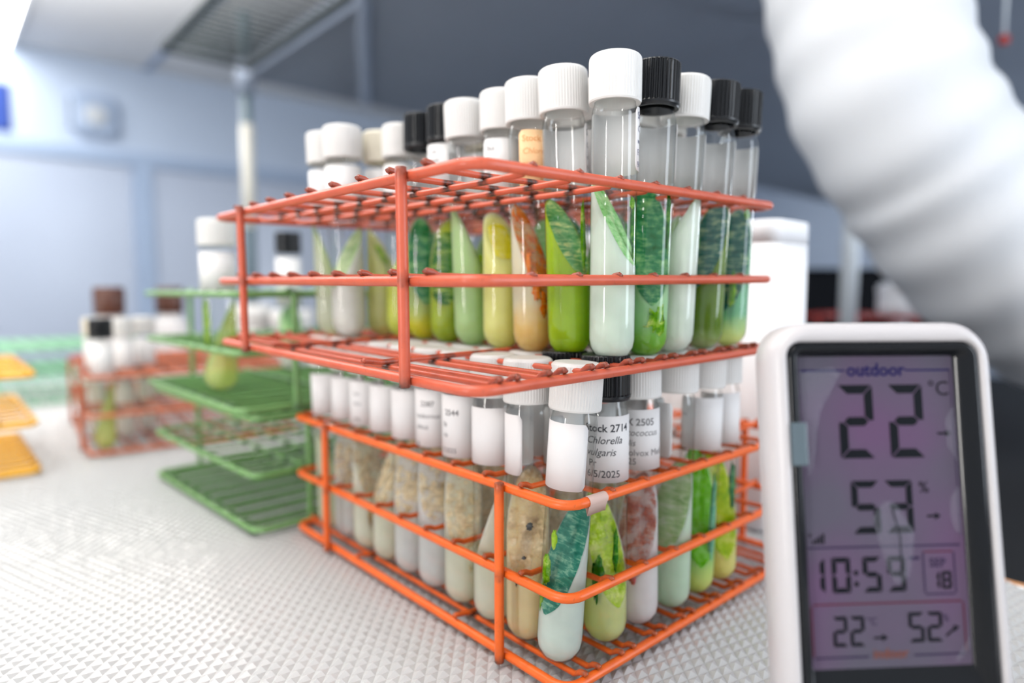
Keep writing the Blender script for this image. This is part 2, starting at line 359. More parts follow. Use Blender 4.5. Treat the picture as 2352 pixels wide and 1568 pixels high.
def liner_mat():
    m, nt, out = newmat('clear_embossed_vinyl')
    b = nd(nt, 'ShaderNodeBsdfPrincipled'); b.inputs['Base Color'].default_value = (0.45, 0.455, 0.46, 1); b.inputs['Roughness'].default_value = 0.20
    b.inputs['Specular IOR Level'].default_value = 0.7
    nt.links.new(b.outputs[0], out.inputs[0]); return m
ln = part('bench_liner', liner(), liner_mat()); tag(ln, 'clear embossed vinyl liner with pyramid bumps covering the bench', 'liner')

# ------------------------------------------------------------------ overhead shelving behind the bench
M['shelf_dark'] = principled('dark_blue_grey_shelf', lin(146, 158, 178), 0.6, var=.05, scale=8)
M['chrome'] = principled('zinc_plated_steel', (0.72, 0.78, 0.83), 0.35)
M['teal_grey'] = principled('teal_grey_painted_steel', lin(112, 132, 142), 0.4)
M['ivory'] = principled('ivory_sleeve', lin(226, 224, 214), 0.4)
ZS = 27.5
d = ray(556, 178); q = d*((ZS-CAM_H)/d.z); SU, SV = q.dot(Ud), q.dot(Vd)
sh = empty('overhead_shelf', (0, 0, 0)); tag(sh, 'large dark grey overhead shelf seen from below behind the tubes', 'shelf')
part('shelf_board', prism(SU-95, 21, 43, SV+150, ZS, ZS+1.2).mesh('shelf_board', False), M['shelf_dark'], sh)
part('shelf_board', prism(21.1, SU, SV, SV+150, ZS, ZS+1.2).mesh('shelf_board', False), M['shelf_dark'], sh)
part('edge_lip', prism(21.1, SU+.25, SV-.3, SV, ZS-.6, ZS+1.3).mesh('edge_lip', False), M['shelf_dark'], sh)
def at(px, py, z):
    d = ray(px, py); return d*((z-CAM_H)/d.z) + Vector((0, 0, CAM_H))
a = at(838, 236, ZS-.3); b = at(830, -60, ZS-.3)
part('support_channel', MB().tube([a, b], .55, 4).mesh('support_channel', False), M['shelf_dark'], sh)
d = ray(560, 178); 
def post(u, v, z0, z1, name='post', mat='chrome', r=.52):
    p = Vector(uv(u, v, 0)); m = MB(); m.tube([(p.x, p.y, z0), (p.x, p.y, z1)], r, 14)
    o = part(name, m.mesh(name), M[mat], sh)
    return o
pA = (SU-.3, SV+.2)
post(*pA, -2.0, ZS+6, 'post', 'teal_grey')
p = Vector(uv(*pA, 0))
m = MB(); m.tube([(p.x, p.y, 13.0), (p.x, p.y, 23.0)], .62, 14); part('post_sleeve', m.mesh('post_sleeve'), M['ivory'], sh)
m = MB(); m.tube([(p.x, p.y, ZS-1.6), (p.x, p.y, ZS+1.4)], .85, 14); part('clamp_collar', m.mesh('clamp_collar'), M['shelf_dark'], sh)
for px, yy, rr in ((1947, 50, .62), (2064, 57, .66)):
    m = MB(); x = (px-1176)/F_PX*yy; m.tube([(x, yy, -2.0), (x, yy, ZS)], rr, 14); part('post', m.mesh('post'), M['chrome'], sh)
# narrow wire shelf beside it
a = at(375, 116, ZS); wsv = a.dot(Vd); wsu = a.dot(Ud)
ws = empty('wire_shelf', (0, 0, 0)); tag(ws, 'narrow grey wire shelf overhead beside the dark shelf', 'wire shelf')
m = MB()
for vv in (wsv, SV-.5): m.tube([uv(wsu, vv, ZS+.2), uv(wsu-60, vv, ZS+.2)], .35, 8)
for uu in (wsu, wsu-60): m.tube([uv(uu, wsv, ZS+.2), uv(uu, SV-.5, ZS+.2)], .3, 8)
M['grey_wire'] = principled('grey_epoxy_wire', lin(72, 82, 86), .7)
part('frame', m.mesh('frame'), M['grey_wire'], ws)
wm = MB().tube([tuple(Vd*wsv), tuple(Vd*(SV-.5))], .16, 6).mesh('shelf_wire')
for k in range(1, 56):
    o = part('shelf_wire', wm, M['grey_wire'], ws); o.location = (Ud*(wsu-k*1.07)+Vector((0, 0, ZS+.45)))*S

# ------------------------------------------------------------------ wire racks
RE, HM, HT, PD = 0.1136, 1.5613, 3.1685, 0.1707
LU, LV = 10.62, 8.50
RAIL_R, WIRE_R, POST_R = 0.088, 0.054, 0.090
def wire_path(L, cross, hook=.13):
    """a straight wire whose two ends climb over the rails; returns path along +y and burn weights"""
    pts = [(-.05, hook-.03, .6), (-.02, hook+.0, .6), (.09, hook-.02, .3), (.22, .02, .05)]
    ys = []
    for c in cross: ys += [(c-.16, 0), (c-.08, .8), (c, 1), (c+.08, .8), (c+.16, 0)]
    pts += [(y, 0, b) for y, b in ys]
    pts += [(L-.22, .02, .05), (L-.09, hook-.02, .3), (L+.02, hook, .6), (L+.05, hook-.03, .6)]
    return [(y, z) for y, z, b in pts], [b for *_, b in pts]
def rack_meshes():
    R = {}
    m = MB(); m.burn = []
    loop = [(x, y, 0) for x, y in rrect(0, 0, LV, LU, .34, 6)]
    # extra rings along the straights so wear can vary
    m.tube(loop, RAIL_R, 10, closed=True, burn=[0]*len(loop)); R['rail'] = m.mesh('rail')
    p, b = wire_path(LU, [RE+k for k in range(1, 10)]); m = MB(); m.burn = []
    m.tube([(0, y, z) for y, z in p], WIRE_R, 8, burn=b); R['u'] = m.mesh('long_wire')
    p, b = wire_path(LV, [RE+k for k in range(1, 8)], .10); m = MB(); m.burn = []
    m.tube([(y, 0, z) for y, z in p], WIRE_R, 8, burn=b); R['v'] = m.mesh('short_wire')
    p, b = wire_path(LU, [3.07, 7.09], .13); m = MB(); m.burn = []
    m.tube([(0, y, z) for y, z in p], WIRE_R, 8, burn=b); R['b'] = m.mesh('base_wire')
    p, b = wire_path(LV, [RE+k-.5+s*PD for k in range(1, 9) for s in (-1, 1)], .06); p = [(min(max(y, -.07), LV+.07), z) for y, z in p]
    m = MB(); m.burn = []; m.tube([(y, 0, z) for y, z in p], WIRE_R, 8, burn=[q*.6 for q in b]); R['c'] = m.mesh('base_cross_wire')
    m = MB(); m.burn = []
    zs = [-.10, -.09, .0, .1, .3, HM-.15, HM, HM+.15, HT-.3, HT-.1, HT, HT+.11, HT+.12]
    m.tube([(0, 0, z) for z in zs], [.07]+[POST_R]*11+[.07], 10, burn=[.9, .8, .5, .15, 0, 0, .45, 0, 0, .1, .4, .6, .6]); R['post'] = m.mesh('post')
    return R
RM = rack_meshes()
def rack(mat, M4, label, group, cat='rack', posts=((1.55, -.16), (8.45, -.16), (1.55, LV+.16), (8.45, LV+.16))):
    r = empty('test_tube_rack', mat=M4); tag(r, label, cat, group)
    for nm, z in (('bottom_rail', 0), ('middle_rail', HM), ('top_rail', HT)): part(nm, RM['rail'], mat, r, (0, 0, z))
    for u, v in posts: part('post', RM['post'], mat, r, (v, u, 0))
    for z in (HM, HT):
        for k in range(1, 8): part('long_wire', RM['u'], mat, r, (RE+k, 0, z-.045))
        for k in range(1, 10): part('short_wire', RM['v'], mat, r, (0, RE+k, z+.05))
    for k in range(1, 9):
        for s in (-1, 1): part('base_wire', RM['b'], mat, r, (RE+k-.5+s*PD, 0, .02))
    for u in (3.07, 7.09): part('base_cross_wire', RM['c'], mat, r, (0, u, .12))
    return r
def frame(x, y, z, yaw, t1=0.0, t2=0.0):
    v = Vector((math.cos(yaw), math.sin(yaw), t2)); u = Vector((-math.sin(yaw), math.cos(yaw), t1))
    n = v.cross(u).normalized(); v.normalize(); u = n.cross(v)
    m = Matrix((v, u, n)).transposed().to_4x4(); m.translation = Vector((x, y, z))*S; return m
MU = frame(-.5223, 9.0406, 5.4637, .7260, .01005, .01368)
ML = frame(.9235, 10.4918, .15, .73353)
rack(M['coral'], MU, 'coral-red wire test tube rack stacked on top of the tubes', 'coated wire racks')
r_front = rack(M['orange'], ML, 'orange wire test tube rack standing on the liner in front', 'coated wire racks')
def tape_scrap(parent, mat, v0, v1, z, flap):
    m = MB(); n = 14; rows = []
    for i in range(7):
        v = v0+(v1-v0)*i/6; j = .03*noise.noise(Vector((i*1.7, 2, 0)))
        for k in range(n):
            a = 2*math.pi*k/n; r = RAIL_R+.012+.008*noise.noise(Vector((i, k, 5))); zz = z+r*math.sin(a)-(flap+j if k == 10 else 0); m.v.append((v, r*math.cos(a), zz))
    for i in range(6):
        for k in range(n): m.f.append((i*n+k, i*n+(k+1) % n, (i+1)*n+(k+1) % n, (i+1)*n+k))
    part('tape_scrap', m.mesh('tape_scrap'), mat, parent, label='torn pale tape on the rail')
tape_scrap(r_front, soft_plastic('torn_masking_tape', lin(228, 206, 196), .3, .6), .45, .92, HT, .14)
GY = math.radians(42.6)
MG1 = frame(.36, 25.26, .15, 2.356); MG2 = frame(.35, 24.66, .15+HT+.30, 2.33)
GP = ((1.6, -.16), (9.05, -.16), (1.6, LV+.16), (9.05, LV+.16))
rack(M['green_wire'], MG1, 'empty dark green wire rack at the bottom of its stack', 'coated wire racks', posts=GP)
rack(M['green_wire'], MG2, 'dark green wire rack on top of the empty green one', 'coated wire racks', posts=GP)
MO = frame(-17.3, 26.3, .15, GY-.1)
rack(M['rust_wire'], MO, 'blurred orange wire rack left of the green racks', 'coated wire racks')
MY = frame(-17.7, 24.0, .15, math.radians(132))
rack(M['yellow_wire'], MY @ Matrix.Diagonal((1, 1, 1.14, 1)), 'blurred yellow wire rack at the far left', 'coated wire racks')
MP = frame(-29.5, 37.5, .15, GY)
rack(M['pale_green_wire'], MP, 'blurred pale green rack behind the yellow one', 'coated wire racks')
MR1 = frame(30.5, 46.5, -1.85, YAW); MR2 = frame(30.6, 46.5, -1.85+HT+.30, YAW+.02)
rack(M['red_wire'], MR1, 'lower red wire rack on the black counter', 'coated wire racks')
rack(M['red_wire'], MR2, 'upper red wire rack under a white jar', 'coated wire racks')

# ------------------------------------------------------------------ culture tubes
TR, TI = 0.415, 0.404
def glass_mesh(R=TR, H=4.55):
    prof = [(.02*R, .001)] + [(R*math.sin(a), R-R*math.cos(a)) for a in [math.radians(x) for x in (10, 20, 30, 42, 54, 66, 78, 90)]]
    prof += [(R, 1.2), (R, 2.2), (R, 3.2), (R, H-.18), (R*.985, H-.10), (R*.95, H-.03), (R*.90, H+.04), (R*.87, H+.12), (R*.87, H+.7)]
    return MB().lathe(prof, 36, cap0=True).mesh('glass_tube')
def cap_mesh(R, n, depth, z0, z1, flange=False, top_r=.10):
    N = n*4
    zs = [(R-.06, z0, 0), (R-.012, z0, 0), (R, z0+.03, 0)]
    if flange: zs += [(R+.012, z0+.05, 0), (R+.012, z0+.09, 0)]
    zs += [(R, z0+.11, 1), (R, z1-top_r-.03, 1), (R-.004, z1-top_r+.02, .8)]
    for a in (25, 45, 65, 90):
        a = math.radians(a); zs.append((R-top_r+top_r*math.cos(a), z1-top_r+top_r*math.sin(a), .25 if a < 1 else 0))
    amp = [q[2] for q in zs]
    def rip(j, k): return -depth*amp[j]*(1 if k % 4 in (2, 3) else 0)
    m = MB(); m.lathe([(r, z) for r, z, _ in zs], N, cap1=True, ripple=rip)
    base = len(m.v)
    # inner wall of the skirt
    m.lathe([(R-.06, z0), (TR*.88, z0+.02), (TR*.88, z0+.5)], 32)
    return m.mesh('screw_cap', False)
H0 = 4.55
G_MESH = glass_mesh()
CAPS = {'white': (cap_mesh(.468, 54, .007, 4.62, 5.45), 'white_cap'), 'cream': (cap_mesh(.468, 54, .007, 4.62, 5.45), 'cream_cap'),
        'black': (cap_mesh(.452, 34, .028, 4.68, 5.52, True, .05), 'black_cap'), 'brown': (cap_mesh(.452, 34, .028, 4.66, 5.5, True, .05), 'brown_cap')}
def gel_mesh(zlo, zhi, dirv, R=TI):
    """gel filling the tube up to a tilted plane, high on the side dirv points to"""
    n, K = 32, 8; m = MB(); zm, am = (zlo+zhi)/2, (zhi-zlo)/2
    h = lambda x, y: zm + am*(x*dirv[0]+y*dirv[1])/R
    z0 = .03
    for a in (8, 25, 45, 68, 90):
        a = math.radians(a)
        for k in range(n):
            t = 2*math.pi*k/n; r = R*math.sin(a); m.v.append((r*math.cos(t), r*math.sin(t), min(z0+R-R*math.cos(a), h(r*math.cos(t), r*math.sin(t))+.0)))
    for j in range(1, K+1):
        for k in range(n):
            t = 2*math.pi*k/n; x, y = R*math.cos(t), R*math.sin(t); b = z0+R; tp = max(h(x, y), b+.01); m.v.append((x, y, b+(tp-b)*j/K))
    for f in (.75, .5, .25):
        for k in range(n):
            t = 2*math.pi*k/n; x, y = R*f*math.cos(t), R*f*math.sin(t); m.v.append((x, y, max(h(x, y), z0+R+.01)))
    rings = 5+K+3
    for j in range(rings-1):
        for k in range(n): m.f.append((j*n+k, j*n+(k+1) % n, (j+1)*n+(k+1) % n, (j+1)*n+k))
    m.f.append(tuple(range(n))[::-1]); m.f.append(tuple((rings-1)*n+k for k in range(n)))
    return m.mesh('agar')
def film_mesh(zlo, zhi, dirv, seed, R=TI, f0=.0, f1=1.0, thick=.03, ragged=.1, width=1.0):
    """growth lying on the slant, from fraction f0 to f1 of its length, ragged outline, lumpy top"""
    m = MB(); zm, am = (zlo+zhi)/2, (zhi-zlo)/2; px = Vector((-dirv[1], dirv[0])); dv = Vector(dirv[:2])
    nu, nw = 26, 10
    nv = Vector((-dv.x*am/R, -dv.y*am/R, 1)).normalized()
    def P(i, j, side):
        s = -1+2*(f0+(f1-f0)*i/nu); s = max(-.985, min(.985, s))
        half = math.sqrt(max(0.0, 1-s*s))*.985*width
        rag = 1-ragged*(.5+.5*noise.noise(Vector((s*5, seed*3.1+(1 if j < nw/2 else 7), 0))))
        endf = min(1, i/3+.15, (nu-i)/3+.15)
        wv = (-1+2*j/nw)*half*rag*(endf**.5)
        b = dv*(s*R) + px*(wv*R)
        lump = thick*(.5+.9*abs(noise.noise(Vector((s*9, wv*9, seed))))) if side else -.01
        if i in (0, nu) or j in (0, nw): lump = min(lump, .006)
        p = Vector((b.x, b.y, zm+am*s)) + nv*lump
        rr = math.hypot(p.x, p.y)
        if rr > R+.004: p.x *= (R+.004)/rr; p.y *= (R+.004)/rr
        return tuple(p)
    for side in (1, 0):
        o = len(m.v)
        for i in range(nu+1):
            for j in range(nw+1): m.v.append(P(i, j, side))
        for i in range(nu):
            for j in range(nw):
                a = o+i*(nw+1)+j; q = (a, a+1, a+nw+2, a+nw+1); m.f.append(q if side else q[::-1])
    return m.mesh('algae')
def clump_mesh(c, r, seed, n=10):
    m = MB(); k = 14
    for j in range(n+1):
        a = math.pi*j/n
        for i in range(k):
            b = 2*math.pi*i/k; dvec = Vector((math.sin(a)*math.cos(b), math.sin(a)*math.sin(b), math.cos(a)))
            q = 1+.55*noise.noise(dvec*2.3+Vector((seed, 0, 0)))+.25*noise.noise(dvec*6+Vector((0, seed, 0)))
            p = Vector((dvec.x*r[0], dvec.y*r[1], dvec.z*r[2]))*q + Vector(c)
            rr = math.hypot(p.x, p.y)
            if rr > TI+.005: p.x *= (TI+.005)/rr; p.y *= (TI+.005)/rr
            m.v.append(tuple(p))
    for j in range(n):
        for i in range(k): m.f.append((j*k+i, j*k+(i+1) % k, (j+1)*k+(i+1) % k, (j+1)*k+i))
    return m.mesh('clump')
def label_mesh(a0, a1, z0, z1, R=TR+.008, rad=.09):
    """curved paper from angle a0 to a1 (degrees), rounded corners"""
    m = MB(); W = math.radians(a1-a0)*R; H = z1-z0; nu = 28
    rows = []
    for side in (0, 1):
        for i in range(nu+1):
            s = W*i/nu; e = min(s, W-s); ins = 0
            if e < rad: ins = rad-math.sqrt(max(0, rad*rad-(rad-e)**2))
            a = math.radians(a0)+s/R; q = R+side*.012
            for z in (z0+ins, z0+H*.5, z1-ins): m.v.append((q*math.cos(a), q*math.sin(a), z))
    o = 3*(nu+1)
    for i in range(nu):
        for j in range(2):
            a = i*3+j; m.f.append((a, a+1, a+4, a+3)); m.f.append((o+a, o+a+3, o+a+4, o+a+1))
        m.f.append((i*3, i*3+3, o+i*3+3, o+i*3)); m.f.append((i*3+2, o+i*3+2, o+i*3+5, i*3+5))
    m.f.append((0, o, o+1, o+2, 2, 1)); e = nu*3; m.f.append((e, e+1, e+2, o+e+2, o+e+1, o+e))
    return m.mesh('label')
_tc = {}
def text_geo(txt, shear=0.0, bold=0.0):
    k = (txt, shear, bold)
    if k in _tc: return _tc[k]
    cu = bpy.data.curves.new('txt', 'FONT'); cu.body = txt; cu.size = 1; cu.shear = shear; cu.offset = bold; cu.resolution_u = 3; cu.align_x = 'LEFT'
    o = bpy.data.objects.new('txt', cu); COL.objects.link(o)
    dg = bpy.context.evaluated_depsgraph_get(); dg.update()
    me = bpy.data.meshes.new_from_object(o.evaluated_get(dg))
    v = [(p.co.x, p.co.y) for p in me.vertices]; f = [tuple(q.vertices) for q in me.polygons]
    bpy.data.objects.remove(o); bpy.data.curves.remove(cu); bpy.data.meshes.remove(me)
    _tc[k] = (v, f); return _tc[k]
def lettering(lines, a_left, z_top, R=TR+.024):
    """lines: (text, size, x offset, z below top, shear, bold) wrapped round the tube starting at angle a_left (deg, running anticlockwise seen from above = left to right for the reader)"""
    m = MB()
    for txt, size, xo, dz, shear, bold in lines:
        v, f = text_geo(txt, shear, bold)
        P = []
        for x, y in v:
            a = math.radians(a_left)+(x*size+xo)/R; P.append((R*math.cos(a), R*math.sin(a), z_top-dz+y*size))
        m.add(P, f)
    return m.mesh('lettering', False)

def world_axes(Mx, u, v, w=0.0):
    return Mx @ (Vector((v, u, w))*S)
GELS, ALG = {}, {}
def gel(name, col, **k):
    if name not in GELS: GELS[name] = gel_mat('agar_'+name, col, **k)
    return GELS[name]
def alg(name, d, m_, l, **k):
    if name not in ALG: ALG[name] = algae_mat('growth_'+name, d, m_, l, **k)
    return ALG[name]
def culture_tube(Mx, u, v, label, group, cap='white', lean=0.0, off=0.0, leany=0.0, gelm=None, z=(1.2, 3.1), az=180, film=None, fr=(0, 1), clumps=(),
                 lab=None, labmat='paper', lz=(3.30, 4.42), text=None, textmat='ink', scale=1.0, cat='test tube', ragged=.12, fw=1.0, thick=.03):
    """u, v: cell numbers in the rack; lean/off: sideways tilt at the top / shift at the foot in cells; az: side where the slant is high (0 = towards the viewer, 90 = viewer's right)"""
    base = world_axes(Mx, RE+u-.5, RE+v-.5, .056)/S
    base.x += off
    r = empty('culture_tube', base)
    tc = Vector((-base.x, -base.y, 0)).normalized(); rt = Vector((-tc.y, tc.x, 0))      # to the viewer, viewer's right
    b0 = math.degrees(math.atan2(tc.y, tc.x))
    dirv = lambda a: (tc*math.cos(math.radians(a)) + rt*math.sin(math.radians(a)))
    tilt = math.atan2(lean-off, 5.0); tilty = math.atan2(leany, 5.0)
    r.rotation_euler = (-tilty, tilt, 0)
    if scale != 1.0: r.scale = (scale, scale, 1)
    tag(r, label, cat, group)
    part('glass_tube', G_MESH, M['glass'], r)
    cm, cmat = CAPS[cap]; part('screw_cap', cm, M[cmat], r)
    if gelm:
        dv = dirv(az); part('agar', gel_mesh(z[0], z[1], dv), gelm, r)
        if film: part('algae', film_mesh(z[0], z[1], dv, random.random()*20, f0=fr[0], f1=fr[1], ragged=ragged, width=fw, thick=thick), film, r)
    for i, (ca, cr_, cz, sz, cmt) in enumerate(clumps):
        c = dirv(ca)*min(.385, cr_+.05); part('algae_clump', clump_mesh((c.x, c.y, cz), sz, random.random()*50), cmt, r)
    if lab:
        # lab: viewer angles (left, right), 0 = facing the viewer, + to the viewer's right
        a0, a1 = b0+lab[0], b0+lab[1]
        lo = part('label', label_mesh(a0, a1, lz[0], lz[1]), M[labmat], r)
        if text: part('lettering', lettering(text, a0+6, lz[1]), M[textmat], lo)
    return r

GU = 'culture tubes in the coral rack'; GL = 'culture tubes in the orange front rack'
mint = gel('mint', lin(202, 214, 202), clear=.12); milky = gel('milky', lin(222, 226, 216), clear=.12)
# --- upper rack, near row from the front tube to the right
A_txt = [('Stock', .17, .02, .20, 0, .012), ('Chlorella', .16, .02, .42, .25, 0), ('west', .15, .02, .63, .25, 0), ('F/2', .15, .02, .83, 0, 0), ('9/15', .15, .02, 1.04, 0, 0)]
g_mint = alg('pale_mint', lin(104, 176, 84), lin(160, 208, 144), lin(206, 226, 176), streak=.7)
g_green = alg('green', lin(22, 110, 12), lin(70, 152, 60), lin(176, 208, 130))
g_deep = alg('deep_green', lin(16, 92, 30), lin(44, 128, 78), lin(140, 190, 120), streak=.7)
g_teal = alg('teal', lin(20, 76, 64), lin(52, 118, 108), lin(196, 218, 170), streak=1.0)
g_lime = alg('lime', lin(110, 160, 6), lin(160, 196, 22), lin(204, 222, 100), streak=.6)
g_yellow = alg('yellow', lin(206, 196, 16), lin(226, 216, 30), lin(232, 226, 130), streak=.4)
g_orange = alg('orange', lin(236, 96, 20), lin(246, 140, 50), lin(250, 200, 150), streak=.3, holes=.6)
g_brown = alg('brown', lin(150, 128, 96), lin(206, 186, 150), lin(232, 220, 194), streak=.4, holes=.9)
g_red = alg('rust', lin(150, 56, 40), lin(190, 110, 90), lin(222, 190, 176), streak=.7, holes=.8)
g_crumb = alg('crumb', lin(60, 128, 4), lin(120, 176, 20), lin(214, 220, 120), scale=500, streak=.3)
g_dkcrumb = alg('dark_crumb', lin(16, 84, 8), lin(36, 120, 14), lin(120, 170, 60), scale=500, streak=.3)
R1 = culture_tube(MU, 1, 4, 'white-capped tube with milky mint slant, nearest and tallest in the coral rack', GU, 'white', lean=.06, off=.05, gelm=mint, z=(1.75, 3.35), az=-112, film=g_mint, ragged=.05,
    clumps=((72, .33, 2.45, (.05, .05, .34), g_dkcrumb), (78, .34, 1.95, (.045, .05, .26), g_dkcrumb), (60, .33, 2.85, (.05, .05, .10), g_crumb)),
    lab=(58, 250), text=A_txt, textmat='blue_ink', lz=(3.42, 4.52))
culture_tube(MU, 1, 5, 'black-capped tube with a broad green slant right of the tallest tube', GU, 'black', lean=.17, off=.04, gelm=gel('seagreen', lin(150, 196, 140), clear=.12, col2=lin(120, 176, 60), zsplit=.7), z=(1.0, 3.35), az=-165, film=g_deep,
    clumps=((30, .30, .75, (.2, .1, .3), g_crumb), (62, .32, 2.6, (.05, .06, .5), g_dkcrumb)), lab=(95, 260), lz=(3.35, 4.45))
culture_tube(MU, 1, 6, 'white-capped tube with milky white slant between two black caps', GU, 'white', lean=.17, off=-.02, gelm=gel('whitegreen', lin(212, 222, 208), clear=.12), z=(1.75, 3.2), az=80, film=g_mint, lab=(100, 262))
culture_tube(MU, 1, 7, 'black-capped tube with dark olive medium and teal slant', GU, 'black', lean=.24, off=.02, gelm=gel('olive', lin(96, 126, 16), clear=.15, col2=lin(190, 205, 150), zsplit=.25), z=(1.3, 3.2), az=150, film=g_teal, lab=(100, 262),
    clumps=((-40, .3, 2.2, (.05, .05, .45), g_dkcrumb),))
culture_tube(MU, 1, 8, 'rightmost black-capped tube in the coral rack', GU, 'black', lean=.20, off=.03, gelm=gel('tealgel', lin(120, 176, 140), clear=.2, col2=lin(206, 216, 150), zsplit=.55), z=(.8, 3.1), az=165, film=g_teal, lab=(100, 262),
    clumps=((10, .3, 1.1, (.08, .06, .5), g_crumb), (50, .3, 2.9, (.06, .05, .1), g_crumb)))
# --- upper rack, row running away to the left
culture_tube(MU, 2, 4, 'white-capped tube with yellow-green broth and striped slant, left of the tallest tube', GU, 'white', lean=-.14, off=.02, gelm=gel('limebroth', lin(168, 200, 24), clear=.25), z=(1.55, 3.1), az=-130, film=alg('striped', lin(60, 140, 60), lin(120, 178, 110), lin(222, 226, 150), streak=1.3), lab=(62, 255), textmat='ink',
    text=[('Stock', .16, .02, .22, 0, .01), ('Chl', .15, .02, .45, .2, 0), ('ell', .14, .02, .67, .2, 0), ('Pr', .15, .02, .88, 0, 0), ('1', .15, .02, 1.05, 0, 0)], clumps=((55, .33, 2.3, (.05, .05, .6), g_crumb),))
culture_tube(MU, 3, 4, 'white-capped tube with orange growth and an orange-tinted label', GU, 'white', lean=-.12, gelm=gel('peach', lin(234, 214, 186), clear=.15, col2=lin(238, 190, 120), zsplit=.9), z=(1.1, 3.1), az=-128, film=g_orange, lab=(-27, 168), labmat='orange_paper', textmat='orange_ink', lz=(3.2, 4.42),
    text=[('Stock B', .17, .02, .22, 0, .012), ('Chlorella', .16, .02, .46, .25, 0), ('vreni', .15, .02, .69, .25, 0), ('1981', .15, .02, .90, 0, 0)],
    clumps=((12, .34, 1.35, (.09, .05, .3), alg('orange_clump', lin(236, 100, 20), lin(248, 130, 30), lin(250, 170, 80), scale=500)), (30, .33, 1.0, (.14, .05, .24), alg('orange_clump', (0,)*3, (0,)*3, (0,)*3)), (-8, .35, 1.8, (.05, .04, .25), alg('orange_clump', (0,)*3, (0,)*3, (0,)*3))))
culture_tube(MU, 4, 4, 'white-capped tube with pale yellow slant and bright yellow patch', GU, 'white', gelm=gel('paleyellow', lin(222, 224, 140), clear=.15), z=(1.6, 3.0), az=-150, film=g_yellow, fr=(.25, .8), fw=.7, lab=(-60, 130), text=[('Sto', .16, .05, .25, 0, .01), ('Eu', .15, .05, .5, .2, 0), ('gr', .15, .05, .75, .2, 0)], textmat='grey_ink')
culture_tube(MU, 5, 4, 'white-capped tube with a narrow leaf-shaped green slant, left of the yellow one', GU, 'white', lean=-.16, gelm=gel('mintlime', lin(182, 210, 150), clear=.2), z=(1.2, 3.2), az=-75, film=g_deep, lab=(70, 255),
    clumps=((40, .28, 1.6, (.14, .08, .45), g_lime),))
culture_tube(MU, 6, 4, 'black-capped tube with dark green bands and a white printed label', GU, 'black', gelm=gel('yolive', lin(170, 190, 50), clear=.25), z=(.7, 3.0), az=170, film=alg('banded', lin(24, 84, 24), lin(58, 118, 44), lin(176, 196, 90), streak=1.3), fr=(.1, .85), lab=(-95, 95), lz=(3.75, 4.62), text=[('ock', .14, .25, .22, 0, .01), ('orella', .13, .2, .42, .2, 0)], textmat='grey_ink')
culture_tube(MU, 7, 4, 'black-capped tube with teal growth over a yellow foot, left of the banded one', GU, 'black', gelm=gel('yfoot', lin(170, 190, 120), clear=.2, col2=lin(204, 200, 40), zsplit=.7), z=(.9, 3.1), az=-170, film=g_deep)
culture_tube(MU, 8, 4, 'white-capped tube with yellow-green medium just behind the coral post', GU, 'white', gelm=gel('ylime', lin(208, 216, 96), clear=.2), z=(1.4, 2.9), az=90, film=g_lime, lab=(-80, 100))
culture_tube(MU, 9, 4, 'cream-capped tube with pale yellow medium', GU, 'cream', gelm=gel('cream', lin(226, 226, 160), clear=.2), z=(1.5, 2.9), az=-120, film=g_lime, fr=(.3, .7), fw=.5, lab=(-90, 90))
culture_tube(MU, 9, 3, 'white-capped tube with milky foot in front of the cream cap', GU, 'white', lean=-.10, scale=1.06, gelm=milky, z=(1.3, 2.9), az=120, film=alg('dull', lin(130, 160, 110), lin(176, 196, 150), lin(216, 222, 190), streak=.4), lab=(-100, 95), lz=(3.2, 4.42))
culture_tube(MU, 10, 3, 'leftmost white-capped tube in the coral rack, with bright green leaf-like growth', GU, 'white', lean=-.12, gelm=gel('clearish', lin(220, 228, 200), clear=.45), z=(.5, 3.0), az=-75, film=alg('leaf', lin(110, 170, 0), lin(150, 196, 20), lin(190, 216, 90), streak=.4), lab=(-95, 95))
# --- second row, seen between and above the front tubes
back = [(2, 5, 'white', 'behind the tallest tube'), (2, 6, 'white', 'behind the milky white one'), (2, 7, 'white', 'behind the olive one'), (3, 5, 'white', 'behind the striped tube'), (4, 5, 'white', 'behind the orange one'),
        (5, 5, 'white', 'behind the yellow one'), (6, 5, 'cream', 'behind the leaf-shaped slant'), (7, 5, 'white', 'behind the banded one'), (8, 5, 'white', 'behind the teal and yellow one')]
bgel = [mint, gel('ylime', 0), gel('sage', lin(170, 200, 130), clear=.2), milky]
for i, (u, v, cp, wh) in enumerate(back):
    culture_tube(MU, u, v, '%s-capped second-row tube %s in the coral rack' % (cp, wh), GU, cp, gelm=bgel[i % 4], z=(1.0, 2.9), az=(150, -120, 60, 180)[i % 4], film=(g_mint, g_green, g_lime, g_deep)[i % 4], lab=(-70, 110))

